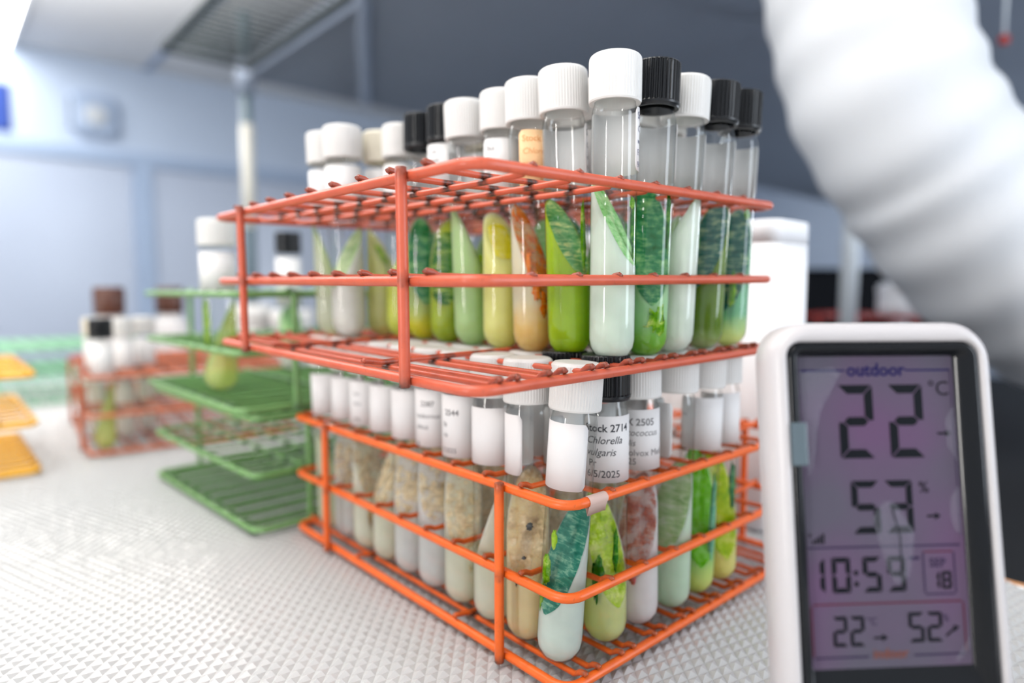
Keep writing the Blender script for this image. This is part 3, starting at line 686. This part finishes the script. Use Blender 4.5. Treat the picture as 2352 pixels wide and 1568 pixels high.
# --- lower rack
tanA = gel('tan', lin(240, 228, 204), clear=.35); tanB = gel('tan_grey', lin(240, 232, 220), clear=.38); tanC = gel('tan_brown', lin(224, 204, 162), clear=.25)
culture_tube(ML, 1, 1, 'white-capped corner tube with a teal and white streaked slant, nearest of all', GL, 'white', lean=.16, off=-.13, gelm=gel('cornermilk', lin(200, 209, 202), clear=.2), z=(.95, 2.95), az=132, film=alg('corner', lin(16, 92, 76), lin(48, 128, 110), lin(150, 198, 168), streak=.9, scale=300), ragged=.05,
    clumps=((-62, .32, 1.75, (.08, .07, .26), g_crumb), (-75, .35, 1.2, (.04, .05, .3), g_crumb), (-35, .33, 2.35, (.05, .05, .16), g_lime)), lab=(-160, 34), lz=(3.25, 4.42))
culture_tube(ML, 1, 2, 'black-capped tube labelled Stock 2714 with lime green growth', GL, 'black', lean=.03, off=.07, gelm=gel('limeagar', lin(216, 224, 158), clear=.35), z=(.8, 2.9), az=-140, film=alg('lime_mottle', lin(100, 146, 10), lin(172, 198, 44), lin(224, 228, 150), streak=.4, holes=.5), lab=(-62, 96), lz=(3.20, 4.42),
    clumps=((-20, .33, 1.35, (.12, .06, .42), g_dkcrumb), (30, .34, 1.9, (.05, .05, .4), g_dkcrumb), (15, .3, .55, (.05, .05, .06), g_dkcrumb)),
    text=[('Stock 2714', .195, .02, .28, 0, .016), ('Chlorella', .19, .05, .50, .3, 0), ('vulgaris', .19, .05, .72, .3, 0), ('Pr', .18, .10, .92, 0, 0), ('6/5/2025', .185, .06, 1.12, 0, 0)])
culture_tube(ML, 1, 3, 'white-capped tube labelled X 2505 with rust-red streaks', GL, 'white', lean=.0, off=.08, gelm=gel('pinkmilk', lin(226, 214, 214), clear=.2), z=(1.0, 3.0), az=160, film=g_red, lab=(-70, 92), lz=(3.25, 4.42), clumps=((-10, .35, 1.05, (.06, .04, .1), alg('red_speck', lin(190, 70, 70), lin(214, 120, 120), lin(226, 180, 180), holes=.7)),), textmat='grey_ink',
    text=[('X 2505', .19, 0.28, .30, 0, .018), ('atococcus', .175, 0.22, .50, .25, 0), ('alis', .175, 0.24, .70, .25, 0), ('Volvox Med', .175, 0.22, .89, 0, 0), ('025', .175, 0.22, 1.06, 0, 0)])
culture_tube(ML, 1, 4, 'white-capped tube with pale green white-streaked slant, right of the X 2505 tube', GL, 'white', lean=.18, off=.15, gelm=gel('palegreen', lin(196, 214, 192), clear=.2), z=(1.3, 3.1), az=150, film=alg('pale_streaked', lin(140, 180, 110), lin(180, 208, 150), lin(226, 234, 214), streak=1.2), lab=(-150, -5), text=None)
culture_tube(ML, 1, 5, 'white-capped tube with vivid green slant and teal edge in the front orange rack', GL, 'white', lean=.22, off=.10, gelm=gel('vivid', lin(150, 196, 110), clear=.15, col2=lin(200, 212, 120), zsplit=.7), z=(.7, 3.2), az=-160, film=alg('vivid', lin(76, 160, 0), lin(112, 186, 16), lin(150, 206, 110), streak=.4), lab=(-80, 85), text=[('on', .13, .08, .42, 0, 0)], textmat='grey_ink', clumps=((60, .33, 1.7, (.07, .07, .9), alg('teal_edge', lin(70, 150, 120), lin(110, 180, 150), lin(150, 200, 170))),))
culture_tube(ML, 1, 6, 'tube with yellow and lime growth at the right end of the front orange rack', GL, 'white', lean=.05, off=.10, gelm=gel('lemon', lin(222, 214, 130), clear=.2), z=(.6, 3.0), az=-150, film=alg('lemonleaf', lin(90, 160, 10), lin(180, 200, 30), lin(226, 220, 130), streak=.5), lab=(-90, 80),
    text=[('mmm', .12, .5, .2+.22*k, 0, 0) for k in range(0)] or None, clumps=((50, .33, 2.3, (.08, .07, .5), g_deep),))
culture_tube(ML, 2, 1, 'white-capped tube of tan agar with dark scratches beside the corner tube', GL, 'white', lean=.0, gelm=tanC, z=(1.2, 3.3), az=170, film=g_brown, lab=(-195, -14), lz=(3.30, 4.42),
    clumps=((5, .35, 2.35, (.06, .03, .07), alg('black_speck', (.02, .02, .02), (.05, .05, .05), (.2, .2, .2))), (-30, .35, 1.3, (.05, .03, .12), alg('black_speck', 0, 0, 0)), (-10, .36, 1.75, (.04, .03, .03), alg('black_speck', 0, 0, 0))))
brown_txt = [('2544', .17, .30, .42, 0, .016), ('lla', .15, .22, .66, .2, 0), ('ris', .15, .22, .88, .2, 0), ('5/2025', .14, .2, 1.2, 0, 0)]
culture_tube(ML, 3, 1, 'third tan tube from the front corner with a blank white label', GL, 'white', gelm=tanA, z=(1.0, 3.3), az=70, film=g_brown, lab=(-85, 80), lz=(3.30, 4.42), clumps=((-10, .34, 1.5, (.14, .04, .08), g_brown),))
culture_tube(ML, 4, 1, 'tan tube with a 2544 label, fourth from the front corner', GL, 'white', gelm=tanA, z=(1.2, 3.2), az=180, film=g_brown, lab=(-100, 78), lz=(3.25, 4.55), text=brown_txt, textmat='grey_ink', clumps=((20, .34, .9, (.06, .04, .08), g_brown),))
culture_tube(ML, 5, 1, 'tan tube with three printed lines on its label, fifth from the front corner', GL, 'white', gelm=tanB, z=(1.6, 3.2), az=180, film=g_brown, lab=(-100, 78), lz=(3.3, 4.55), text=[('2387', .16, .38, .36, 0, .014), ('nedesmus', .15, .22, .62, .2, 0), ('obtus', .15, .22, .86, .2, 0), ('25', .14, .2, 1.25, 0, 0)], textmat='grey_ink')
culture_tube(ML, 6, 1, 'greyish tan tube with a blank label, sixth from the front corner', GL, 'white', gelm=tanB, z=(1.4, 3.2), az=160, film=g_brown, lab=(-95, 82))
culture_tube(ML, 7, 1, 'tan tube with a dark curved sediment, seventh from the front corner', GL, 'white', gelm=tanA, z=(1.2, 3.1), az=120, film=g_brown, lab=(-95, 82), clumps=((10, .3, 1.5, (.2, .06, .08), alg('sediment', lin(110, 80, 30), lin(150, 116, 60), lin(190, 160, 100))),))
culture_tube(ML, 8, 1, 'tan tube with a dark brown plug low inside', GL, 'white', gelm=tanA, z=(1.3, 3.1), az=-150, film=g_brown, lab=(-95, 82), text=[('lum', .13, .3, .35, 0, 0), ('dine', .13, .3, .6, 0, 0), ('026', .13, .3, 1.0, 0, 0)], textmat='grey_ink', clumps=((5, .3, .95, (.12, .08, .35), alg('sediment', 0, 0, 0)),))
culture_tube(ML, 9, 1, 'pale tan tube next to the grassy tube at the rear of the row', GL, 'white', gelm=tanB, z=(1.2, 3.0), az=180, film=g_brown, lab=(-95, 82))
culture_tube(ML, 10, 1, 'tube with grass-green growth at the rear left end of the row', GL, 'white', lean=-.12, gelm=gel('paletan', lin(214, 214, 190), clear=.4), z=(.7, 2.9), az=-70, film=alg('grass', lin(70, 140, 10), lin(120, 176, 50), lin(180, 206, 130), streak=.4), lab=(-95, 90))
low = [(2, 2, 'black', 'behind the corner tube'), (3, 2, 'white', 'behind the scratched tan tube'), (4, 2, 'white', 'behind the third tan tube'), (5, 2, 'white', 'behind the 2544 tube'), (6, 2, 'white', 'behind the fifth tan tube'),
       (7, 2, 'white', 'behind the sixth tan tube'), (2, 3, 'white', 'behind the X 2505 tube'), (2, 4, 'white', 'behind the pale green streaked tube')]
for i, (u, v, cp, wh) in enumerate(low):
    culture_tube(ML, u, v, '%s-capped second-row tube %s in the front orange rack' % (cp, wh), GL, cp, gelm=(tanA, tanB, tanC)[i % 3], z=(1.0, 3.0), az=(150, -120, 180)[i % 3], film=g_brown, lab=(-70, 110))

# --- tubes in the blurred racks on the left
GG = 'culture tubes in the blurred racks'
culture_tube(MG2, 10.05, 4.3, 'blurred white wide-capped tube with green growth in the green rack', GG, 'white', scale=1.22, gelm=gel('paleylw', lin(214, 220, 150), clear=.4), z=(.5, 3.0), az=80, film=alg('leaf', 0, 0, 0), lab=(-95, 95), lz=(3.1, 4.42), clumps=((-60, .3, 2.2, (.08, .08, .7), g_lime),))
culture_tube(MG2, 6, 8, 'blurred black-capped tube with a white label behind the coral rack', GG, 'black', scale=1.1, gelm=milky, z=(1.2, 2.6), az=180, film=g_mint, lab=(-150, 150), lz=(2.6, 4.5))
culture_tube(MO, 1, 1, 'blurred black-capped tube with green leaf growth in the left orange rack', GG, 'black', gelm=gel('paleylw', 0), z=(.4, 3.0), az=80, film=alg('leaf', 0, 0, 0), lab=(-120, 120), lz=(2.9, 4.5))
culture_tube(MO, 3, 2, 'blurred white-labelled tube in the middle of the left orange rack', GG, 'white', gelm=milky, z=(1.2, 2.8), az=0, film=g_lime, lab=(-150, 150), lz=(2.6, 4.5))
culture_tube(MO, 4, 3, 'blurred white-capped tube right of its twin in the left orange rack', GG, 'white', gelm=milky, z=(1.2, 2.8), az=0, film=g_lime, lab=(-150, 150), lz=(2.6, 4.5))
culture_tube(MO, 4, 1, 'blurred cream-capped tube at the left of the left orange rack', GG, 'cream', gelm=milky, z=(1.2, 2.8), az=0, film=g_lime, lab=(-150, 150), lz=(2.6, 4.5))
def bottle(px, y, lab):
    x = (px-1176)/F_PX*y; r = empty('reagent_bottle', (x, y, -.02)); tag(r, lab, 'bottle', 'brown-capped bottles at the back of the bench')
    part('body', MB().lathe([(.7, .0), (.95, .1), (1.0, .3), (1.0, 4.6), (.9, 5.0), (.62, 5.35), (.6, 5.9)], 28, cap0=True).mesh('body'), M['paper'], r)
    part('cap', MB().lathe([(.76, 5.5), (.8, 5.55), (.8, 7.0), (.72, 7.1)], 28, cap0=True, cap1=True).mesh('cap'), M['brown_cap'], r)
bottle(252, 37.5, 'brown-capped bottle behind the left orange rack'); bottle(390, 41, 'brown-capped bottle between the orange and green racks')

def tub(px, y, h, lab):
    x = (px-1176)/F_PX*y; r = empty('white_tub', (x, y, -.02)); tag(r, lab, 'tub', 'white tubs at the back of the bench')
    part('body', MB().lathe([(.9, 0), (1.1, .1), (1.2, h-.9)], 24, cap0=True).mesh('body'), M['white_cap'], r)
    part('lid', MB().lathe([(1.28, h-.9), (1.3, h-.8), (1.3, h-.15), (1.15, h)], 24, cap0=True, cap1=True).mesh('lid'), M['white_cap'], r)
tub(577, 41.5, 6.0, 'white lidded tub behind the green racks, left of the other'); tub(672, 40.5, 5.7, 'white lidded tub behind the green racks, under the coral rack')

# ------------------------------------------------------------------ weather station
def thermometer():
    X, Y, yaw, lean, H = 4.8014, 7.3873, .0641, .1691, 6.591
    e1 = Vector((math.cos(yaw), math.sin(yaw), 0)); n = Vector((-math.sin(yaw), math.cos(yaw), 0)); z = Vector((0, 0, 1))
    e2 = n*math.sin(lean)+z*math.cos(lean); dp = n*math.cos(lean)-z*math.sin(lean)
    Mt = Matrix((e1, dp, e2)).transposed().to_4x4(); Mt.translation = Vector((X, Y, 0))*S
    r = empty('weather_station', mat=Mt); tag(r, 'white weather station with a purple-grey LCD standing at the right', 'weather station')
    white = principled('white_abs_plastic', (0.47, 0.452, 0.465), 0.32); blk = principled('gloss_black_bezel', (0.006, 0.007, 0.009), 0.10, spec=.16)
    W2 = 1.625; T0 = .22
    def lp(x0, z0, x1, z1, r_, d): return [(x, d, zz) for x, zz in rrect(x0, z0, x1, z1, r_, 8)]
    def ins(i, d): return lp(-1.39+i, T0+i, 1.60-i, H-i, max(.5-i*.5, .1), d)
    bx0, bz0, bx1, bz1 = -1.215, 1.62, 1.43, 6.345
    m = MB(); m.loft([ins(.25, .66), ins(.08, .62), ins(0, .52), ins(0, .22), ins(.02, .11), ins(.06, .035), ins(.13, 0.0), lp(bx0, bz0, bx1, bz1, .22, .0), lp(bx0+.02, bz0+.02, bx1-.02, bz1-.02, .21, .07)], cap0=True)
    part('housing', m.mesh('housing'), white, r)
    lx0, lz0, lx1, lz1 = -.985, 2.20, 1.125, 6.14
    m = MB(); m.loft([lp(bx0+.02, bz0+.02, bx1-.02, bz1-.02, .21, .07), lp(bx0+.05, bz0+.05, bx1-.05, bz1-.05, .19, .015), lp(bx0+.10, bz0+.1, bx1-.12, bz1-.09, .15, .0), lp(bx0+.15, bz0+.2, bx1-.2, bz1-.14, .1, .03),
        lp(lx0, lz0, lx1, lz1, .02, .16)]); part('bezel', m.mesh('bezel'), blk, r)
    lcdm, nt, out = newmat('purple_grey_lcd')
    b = nd(nt, 'ShaderNodeBsdfPrincipled'); b.inputs['Roughness'].default_value = .28; b.inputs['Specular IOR Level'].default_value = .25
    tc = nd(nt, 'ShaderNodeTexCoord'); nz = nd(nt, 'ShaderNodeTexNoise'); nz.inputs['Scale'].default_value = 28; nz.inputs['Detail'].default_value = 1; nt.links.new(tc.outputs['Object'], nz.inputs['Vector'])
    cr = nd(nt, 'ShaderNodeValToRGB'); cr.color_ramp.elements[0].position = .35; cr.color_ramp.elements[1].position = .66
    cr.color_ramp.elements[0].color = c4(lin(72, 68, 82)); cr.color_ramp.elements[1].color = c4(lin(82, 60, 88))
    nt.links.new(nz.outputs['Fac'], cr.inputs[0]); nt.links.new(cr.outputs[0], b.inputs['Base Color']); nt.links.new(b.outputs[0], out.inputs[0])
    D = .158
    scr = part('screen', MB().box(lx0-.02, D, lz0-.02, lx1+.02, D+.05, lz1+.02).mesh('screen', False), lcdm, r)
    seg = principled('lcd_segment', lin(8, 12, 18), .5, spec=.1); blue = principled('lcd_print_blue', lin(16, 14, 70), .6, spec=.1); pal = principled('lcd_print_violet', lin(42, 34, 60), .6, spec=.1); red = principled('lcd_print_red', lin(82, 34, 50), .6, spec=.1); brn = principled('lcd_print_brown', lin(112, 62, 44), .6, spec=.1)
    SEG = {'0': 'abcdef', '1': 'bc', '2': 'abged', '3': 'abgcd', '5': 'afgcd', '8': 'abcdefg', '9': 'abcfgd', '6': 'acdefg'}
    def digit(m, ch, x, zt, w_, h, t):
        g = t*.12; zm = zt-h/2
        def poly(p): m.add([(a, D-.006, b) for a, b in p], [tuple(range(len(p)))])
        sh = lambda pts: poly([(a, b) for a, b in pts])
        for s in SEG[ch]:
            if s == 'a': sh([(x+g, zt), (x+w_-g, zt), (x+w_-t-g, zt-t), (x+t+g, zt-t)])
            if s == 'd': sh([(x+g, zt-h), (x+t+g, zt-h+t), (x+w_-t-g, zt-h+t), (x+w_-g, zt-h)])
            if s == 'g': sh([(x+t*.5+g, zm), (x+t+g, zm+t/2), (x+w_-t-g, zm+t/2), (x+w_-t*.5-g, zm), (x+w_-t-g, zm-t/2), (x+t+g, zm-t/2)])
            if s == 'b': sh([(x+w_, zt-g), (x+w_, zm+g), (x+w_-t*.5, zm+g), (x+w_-t, zm+t/2+g), (x+w_-t, zt-t-g)])
            if s == 'c': sh([(x+w_, zm-g), (x+w_, zt-h+g), (x+w_-t, zt-h+t+g), (x+w_-t, zm-t/2-g), (x+w_-t*.5, zm-g)])
            if s == 'f': sh([(x, zt-g), (x+t, zt-t-g), (x+t, zm+t/2+g), (x+t*.5, zm+g), (x, zm+g)])
            if s == 'e': sh([(x, zm-g), (x+t*.5, zm-g), (x+t, zm-t/2-g), (x+t, zt-h+t+g), (x, zt-h+g)])
    def dig(txt, spots, zt, w_, h, t, nm):
        for ch, x in zip(txt, spots):
            m = MB(); digit(m, ch, x, zt, w_, h, t); part(nm, m.mesh(nm, False), seg, scr)
    dig('22', (-.47, .21), 5.765, .47, .95, .115, 'digit'); dig('53', (-.36, .085), 4.525, .375, .67, .085, 'digit')
    dig('1059', (-1.015, -.675, -.265, .06), 3.565, .245, .44, .062, 'digit')
    dig('18', (.625, .785), 3.36, .13, .22, .036, 'digit')
    dig('22', (-.70, -.475), 2.835, .19, .37, .045, 'digit'); dig('52', (.30, .545), 2.86, .205, .37, .045, 'digit')
    def print_(txt, size, x, zz, mat, nm='lettering', bold=.0, right=False):
        v, f = text_geo(txt, 0, bold); m = MB(); m.add([(x+a*size, D-.006, zz+b_*size) for a, b_ in v], f); part(nm, m.mesh(nm, False), mat, scr)
    print_('outdoor', .235, -.335, 5.885, blue, bold=.02); print_('indoor', .17, -.19, 2.31, brn, bold=.01)
    print_('°C', .27, .76, 5.62, seg); print_('%', .21, .55, 4.36, seg); print_(':', .4, -.40, 3.21, seg, bold=.02)
    print_('SEP', .15, .63, 3.42, pal, bold=.01); print_('°C', .13, -.25, 2.72, pal); print_('%', .12, .765, 2.74, pal)
    def bar(x0, z0, x1, z1, mat, t=.011, nm='printed_line'):
        dx, dz = x1-x0, z1-z0; L = math.hypot(dx, dz); nx, nz_ = -dz/L*t, dx/L*t
        m = MB(); m.add([(x0+nx, D-.005, z0+nz_), (x1+nx, D-.005, z1+nz_), (x1-nx, D-.005, z1-nz_), (x0-nx, D-.005, z0-nz_)], [(0, 1, 2, 3)]); part(nm, m.mesh(nm, False), mat, scr)
    bar(-.96, 5.955, -.36, 5.955, blue); bar(.47, 5.955, 1.09, 5.955, blue); bar(-.98, 3.69, 1.06, 3.69, pal); bar(1.085, 5.955, 1.085, 3.8, pal, .006)
    bar(-.95, 2.985, 1.03, 2.985, red); bar(-.965, 2.96, -.965, 2.36, red); bar(1.05, 2.97, 1.05, 2.36, red); bar(-.95, 2.335, -.25, 2.335, pal); bar(.35, 2.335, 1.03, 2.335, pal)
    for x0, z0, x1, z1, mm in ((.56, 3.61, .95, 3.61, red), (.55, 3.60, .55, 3.09, pal), (.965, 3.60, .965, 3.09, pal), (.56, 3.08, .95, 3.08, pal)): bar(x0, z0, x1, z1, mm, .009)
    for x, zz, dz in ((.86, 5.12, 0), (.64, 4.06, 0), (-.17, 2.56, 0), (.79, 2.60, .09)):
        bar(x, zz-dz/2, x+.12, zz+dz/2, seg, .014, 'trend_arrow'); m = MB(); m.add([(x+.11, D-.0055, zz+dz/2+.045), (x+.19, D-.0055, zz+dz*.7), (x+.11, D-.0055, zz+dz/2-.045)], [(0, 1, 2)]); part('trend_arrow', m.mesh('trend_arrow', False), seg, scr)
    for k in range(4): bar(-.90+k*.045, 3.74, -.90+k*.045, 3.78+k*.03, seg, .015, 'signal_bar')
    bar(-.94, 3.83, -.94, 3.87, seg, .015, 'signal_bar')
    bar(.36, 3.535, .50, 3.535, pal, .02)
    # peeling protective film: cloudy blisters and a strip of tape on the left bezel
    film, nt, out = newmat('cloudy_protective_film')
    b = nd(nt, 'ShaderNodeBsdfPrincipled'); b.inputs['Base Color'].default_value = (.42, .44, .52, 1); b.inputs['Roughness'].default_value = .2
    tr = nd(nt, 'ShaderNodeBsdfTransparent'); mx = nd(nt, 'ShaderNodeMixShader'); mx.inputs[0].default_value = .10
    nt.links.new(tr.outputs[0], mx.inputs[1]); nt.links.new(b.outputs[0], mx.inputs[2]); nt.links.new(mx.outputs[0], out.inputs[0])
    def blister(pts, nm='film_blister', lift=.02):
        n_ = len(pts); cx = sum(p[0] for p in pts)/n_; cz = sum(p[1] for p in pts)/n_
        lo = [[(cx+(x-cx)*k, D-.012-h, cz+(zz-cz)*k) for x, zz in pts] for k, h in ((1, 0), (.8, lift*.7), (.45, lift))]
        m = MB(); m.loft(lo, cap1=True); part(nm, m.mesh(nm), film, scr)
    blister([(-.10, 4.05), (.02, 4.22), (.12, 4.27), (.24, 4.22), (.33, 4.05), (.45, 3.88), (.42, 3.6), (.36, 3.35), (.26, 3.22), (.14, 3.24), (.06, 3.4), (-.02, 3.7)])
    blister([(-.97, 5.93), (-.55, 6.0), (-.42, 5.93), (-.55, 5.7), (-.72, 5.45), (-.8, 5.1), (-.85, 4.7), (-.93, 4.55), (-.96, 5.2)])
    blister([(1.10, 4.45), (.98, 4.30), (.95, 4.08), (.99, 3.88), (1.09, 3.80)]); blister([(1.10, 5.5), (.97, 5.3), (.98, 4.95), (1.10, 4.75)]); blister([(1.10, 2.55), (.88, 2.25), (.94, 2.24), (1.10, 2.42)])
    m = MB(); m.tube([(.165, D-.03, 4.16), (.20, D-.03, 4.0), (.245, D-.03, 3.8), (.24, D-.03, 3.5), (.225, D-.03, 3.32)], .008, 5); part('film_crease', m.mesh('film_crease'), seg, scr)
    tape, nt, out = newmat('frosted_tape')
    b = nd(nt, 'ShaderNodeBsdfPrincipled'); b.inputs['Base Color'].default_value = (.07, .10, .12, 1); b.inputs['Roughness'].default_value = .35; nt.links.new(b.outputs[0], out.inputs[0])
    m = MB(); m.loft([[(x, d_, zz) for x, zz in rrect(x0, 5.02-hh_, x1, 5.02+hh_, .02, 2)] for x0, x1, d_, hh_ in ((bx0+.01, -1.0, .03, .27), (bx0+.01, -1.0, -.02, .27), (bx0+.03, -1.02, -.026, .26))], cap1=True); part('tape_strip', m.mesh('tape_strip', False), tape, r)
    part('kickstand', MB().tube([(0, .62, 2.6), (0, 1.7, .30)], .12, 4).mesh('kickstand', False), white, r)
thermometer()

# ------------------------------------------------------------------ things behind on the right
M['white_box'] = principled('white_foam_board', (0.84, 0.85, 0.88), 0.5)
wb = empty('white_storage_box', uv(Vector((7.2, 17.9, 0)).dot(Ud), Vector((7.2, 17.9, 0)).dot(Vd), 0), YAW); tag(wb, 'tall plain white box standing on the bench behind the racks', 'box')
m = MB(); m.loft([[(x, y, z) for x, y in rrect(0+i, 0+i, 2.2-i, 9.5-i, .35, 4)] for i, z in ((.12, 0), (0, .15), (0, 8.2))], cap0=True, cap1=True); part('body', m.mesh('body', True), M['white_box'], wb)
m = MB(); m.loft([[(x, y, z) for x, y in rrect(0+i, 0+i, 2.2-i, 9.5-i, .35, 4)] for i, z in ((0, 8.2), (0, 8.8), (.04, 8.85))], cap0=True, cap1=True); part('lid', m.mesh('lid'), M['white_box'], wb)
# black instrument on the counter
bi = empty('black_instrument', (31.5, 70, -2.0), YAW-.7); tag(bi, 'low black instrument case on the counter behind the white box', 'instrument')
blk2 = principled('matt_black_case', (0.006, 0.007, 0.009), .9, spec=.1)
part('case', MB().box(-1, 0, .3, 15, 8, 11.2).mesh('case', False), blk2, bi)
part('front_panel', MB().box(-.6, -.25, .8, 14.6, 0, 10.6).mesh('front_panel', False), principled('dark_panel', (.008, .009, .012), .8, spec=.1), bi)
for x in (0, 11.5):
    for y in (.5, 6.8): part('foot', MB().box(x, y, 0, x+.8, y+.8, .3).mesh('foot', False), blk2, bi)
# white jar on the red racks
top = MR2 @ (Vector((2.6, 3.4, HT+.12))*S)
jr = empty('white_jar', (top.x/S, top.y/S, top.z/S)); tag(jr, 'blurred round white jar on the red rack', 'jar')
part('body', MB().lathe([(1.2, 0), (1.5, .15), (1.6, .6), (1.6, 1.5), (1.45, 1.8)], 28, cap0=True).mesh('body'), M['white_box'], jr)
part('lid', MB().lathe([(1.62, 1.7), (1.68, 1.8), (1.66, 2.3), (1.3, 2.55), (.6, 2.65)], 28, cap0=True, cap1=True).mesh('lid'), M['white_box'], jr)

# white flexible extraction duct
def duct():
    def q(px, py, y): return Vector(((px-1176)/F_PX*y, y, CAM_H+(666-py)/F_PX*y))
    ctrl = [Vector((14.0, 37, 62.5)), Vector((14.6, 36, 50)), q(1890, -350, 34), q(1925, -60, 33), q(2005, 225, 32), q(2122, 405, 32), q(2262, 575, 32), q(2450, 715, 32.5), q(2700, 800, 33.5), Vector((41, 36, 3.6))]
    pts = []
    for i in range(len(ctrl)-1):
        p0, p1, p2, p3 = ctrl[max(i-1, 0)], ctrl[i], ctrl[i+1], ctrl[min(i+2, len(ctrl)-1)]
        n = max(4, int((p2-p1).length/.22))
        for k in range(n):
            t = k/n; pts.append(.5*((2*p1)+(-p0+p2)*t+(2*p0-5*p1+4*p2-p3)*t*t+(-p0+3*p1-3*p2+p3)*t**3))
    pts.append(ctrl[-1])
    L = 0; rad = []
    for i, p in enumerate(pts):
        if i: L += (p-pts[i-1]).length
        rad.append(4.1 + .16*math.sin(math.pi*L/2.4)**2 + .10*noise.noise(Vector((L*.4, 3, 0))))
    m = MB().tube(pts, rad, 40)
    o = part('duct_hose', m.mesh('duct_hose'), soft_plastic('white_duct_fabric', (.80, .825, .86), .15, .6))
    tag(o, 'large white pleated flexible duct curving down at the upper right', 'duct')
duct()
# red knob of the duct bracket
kb = empty('red_valve_knob', tuple(ray(2306, 92)*36 + Vector((0, 0, CAM_H)))); tag(kb, 'small red knob at the duct edge on the upper right', 'knob')
part('knob', MB().lathe([(.1, -.25), (.25, -.2), (.28, .15), (.16, .25)], 16, cap0=True, cap1=True).mesh('knob'), principled('red_knob_plastic', lin(170, 40, 30), .4), kb)
part('stem', MB().tube([(0, 0, .2), (0, 0, 6)], .08, 8).mesh('stem'), M['chrome'], kb)
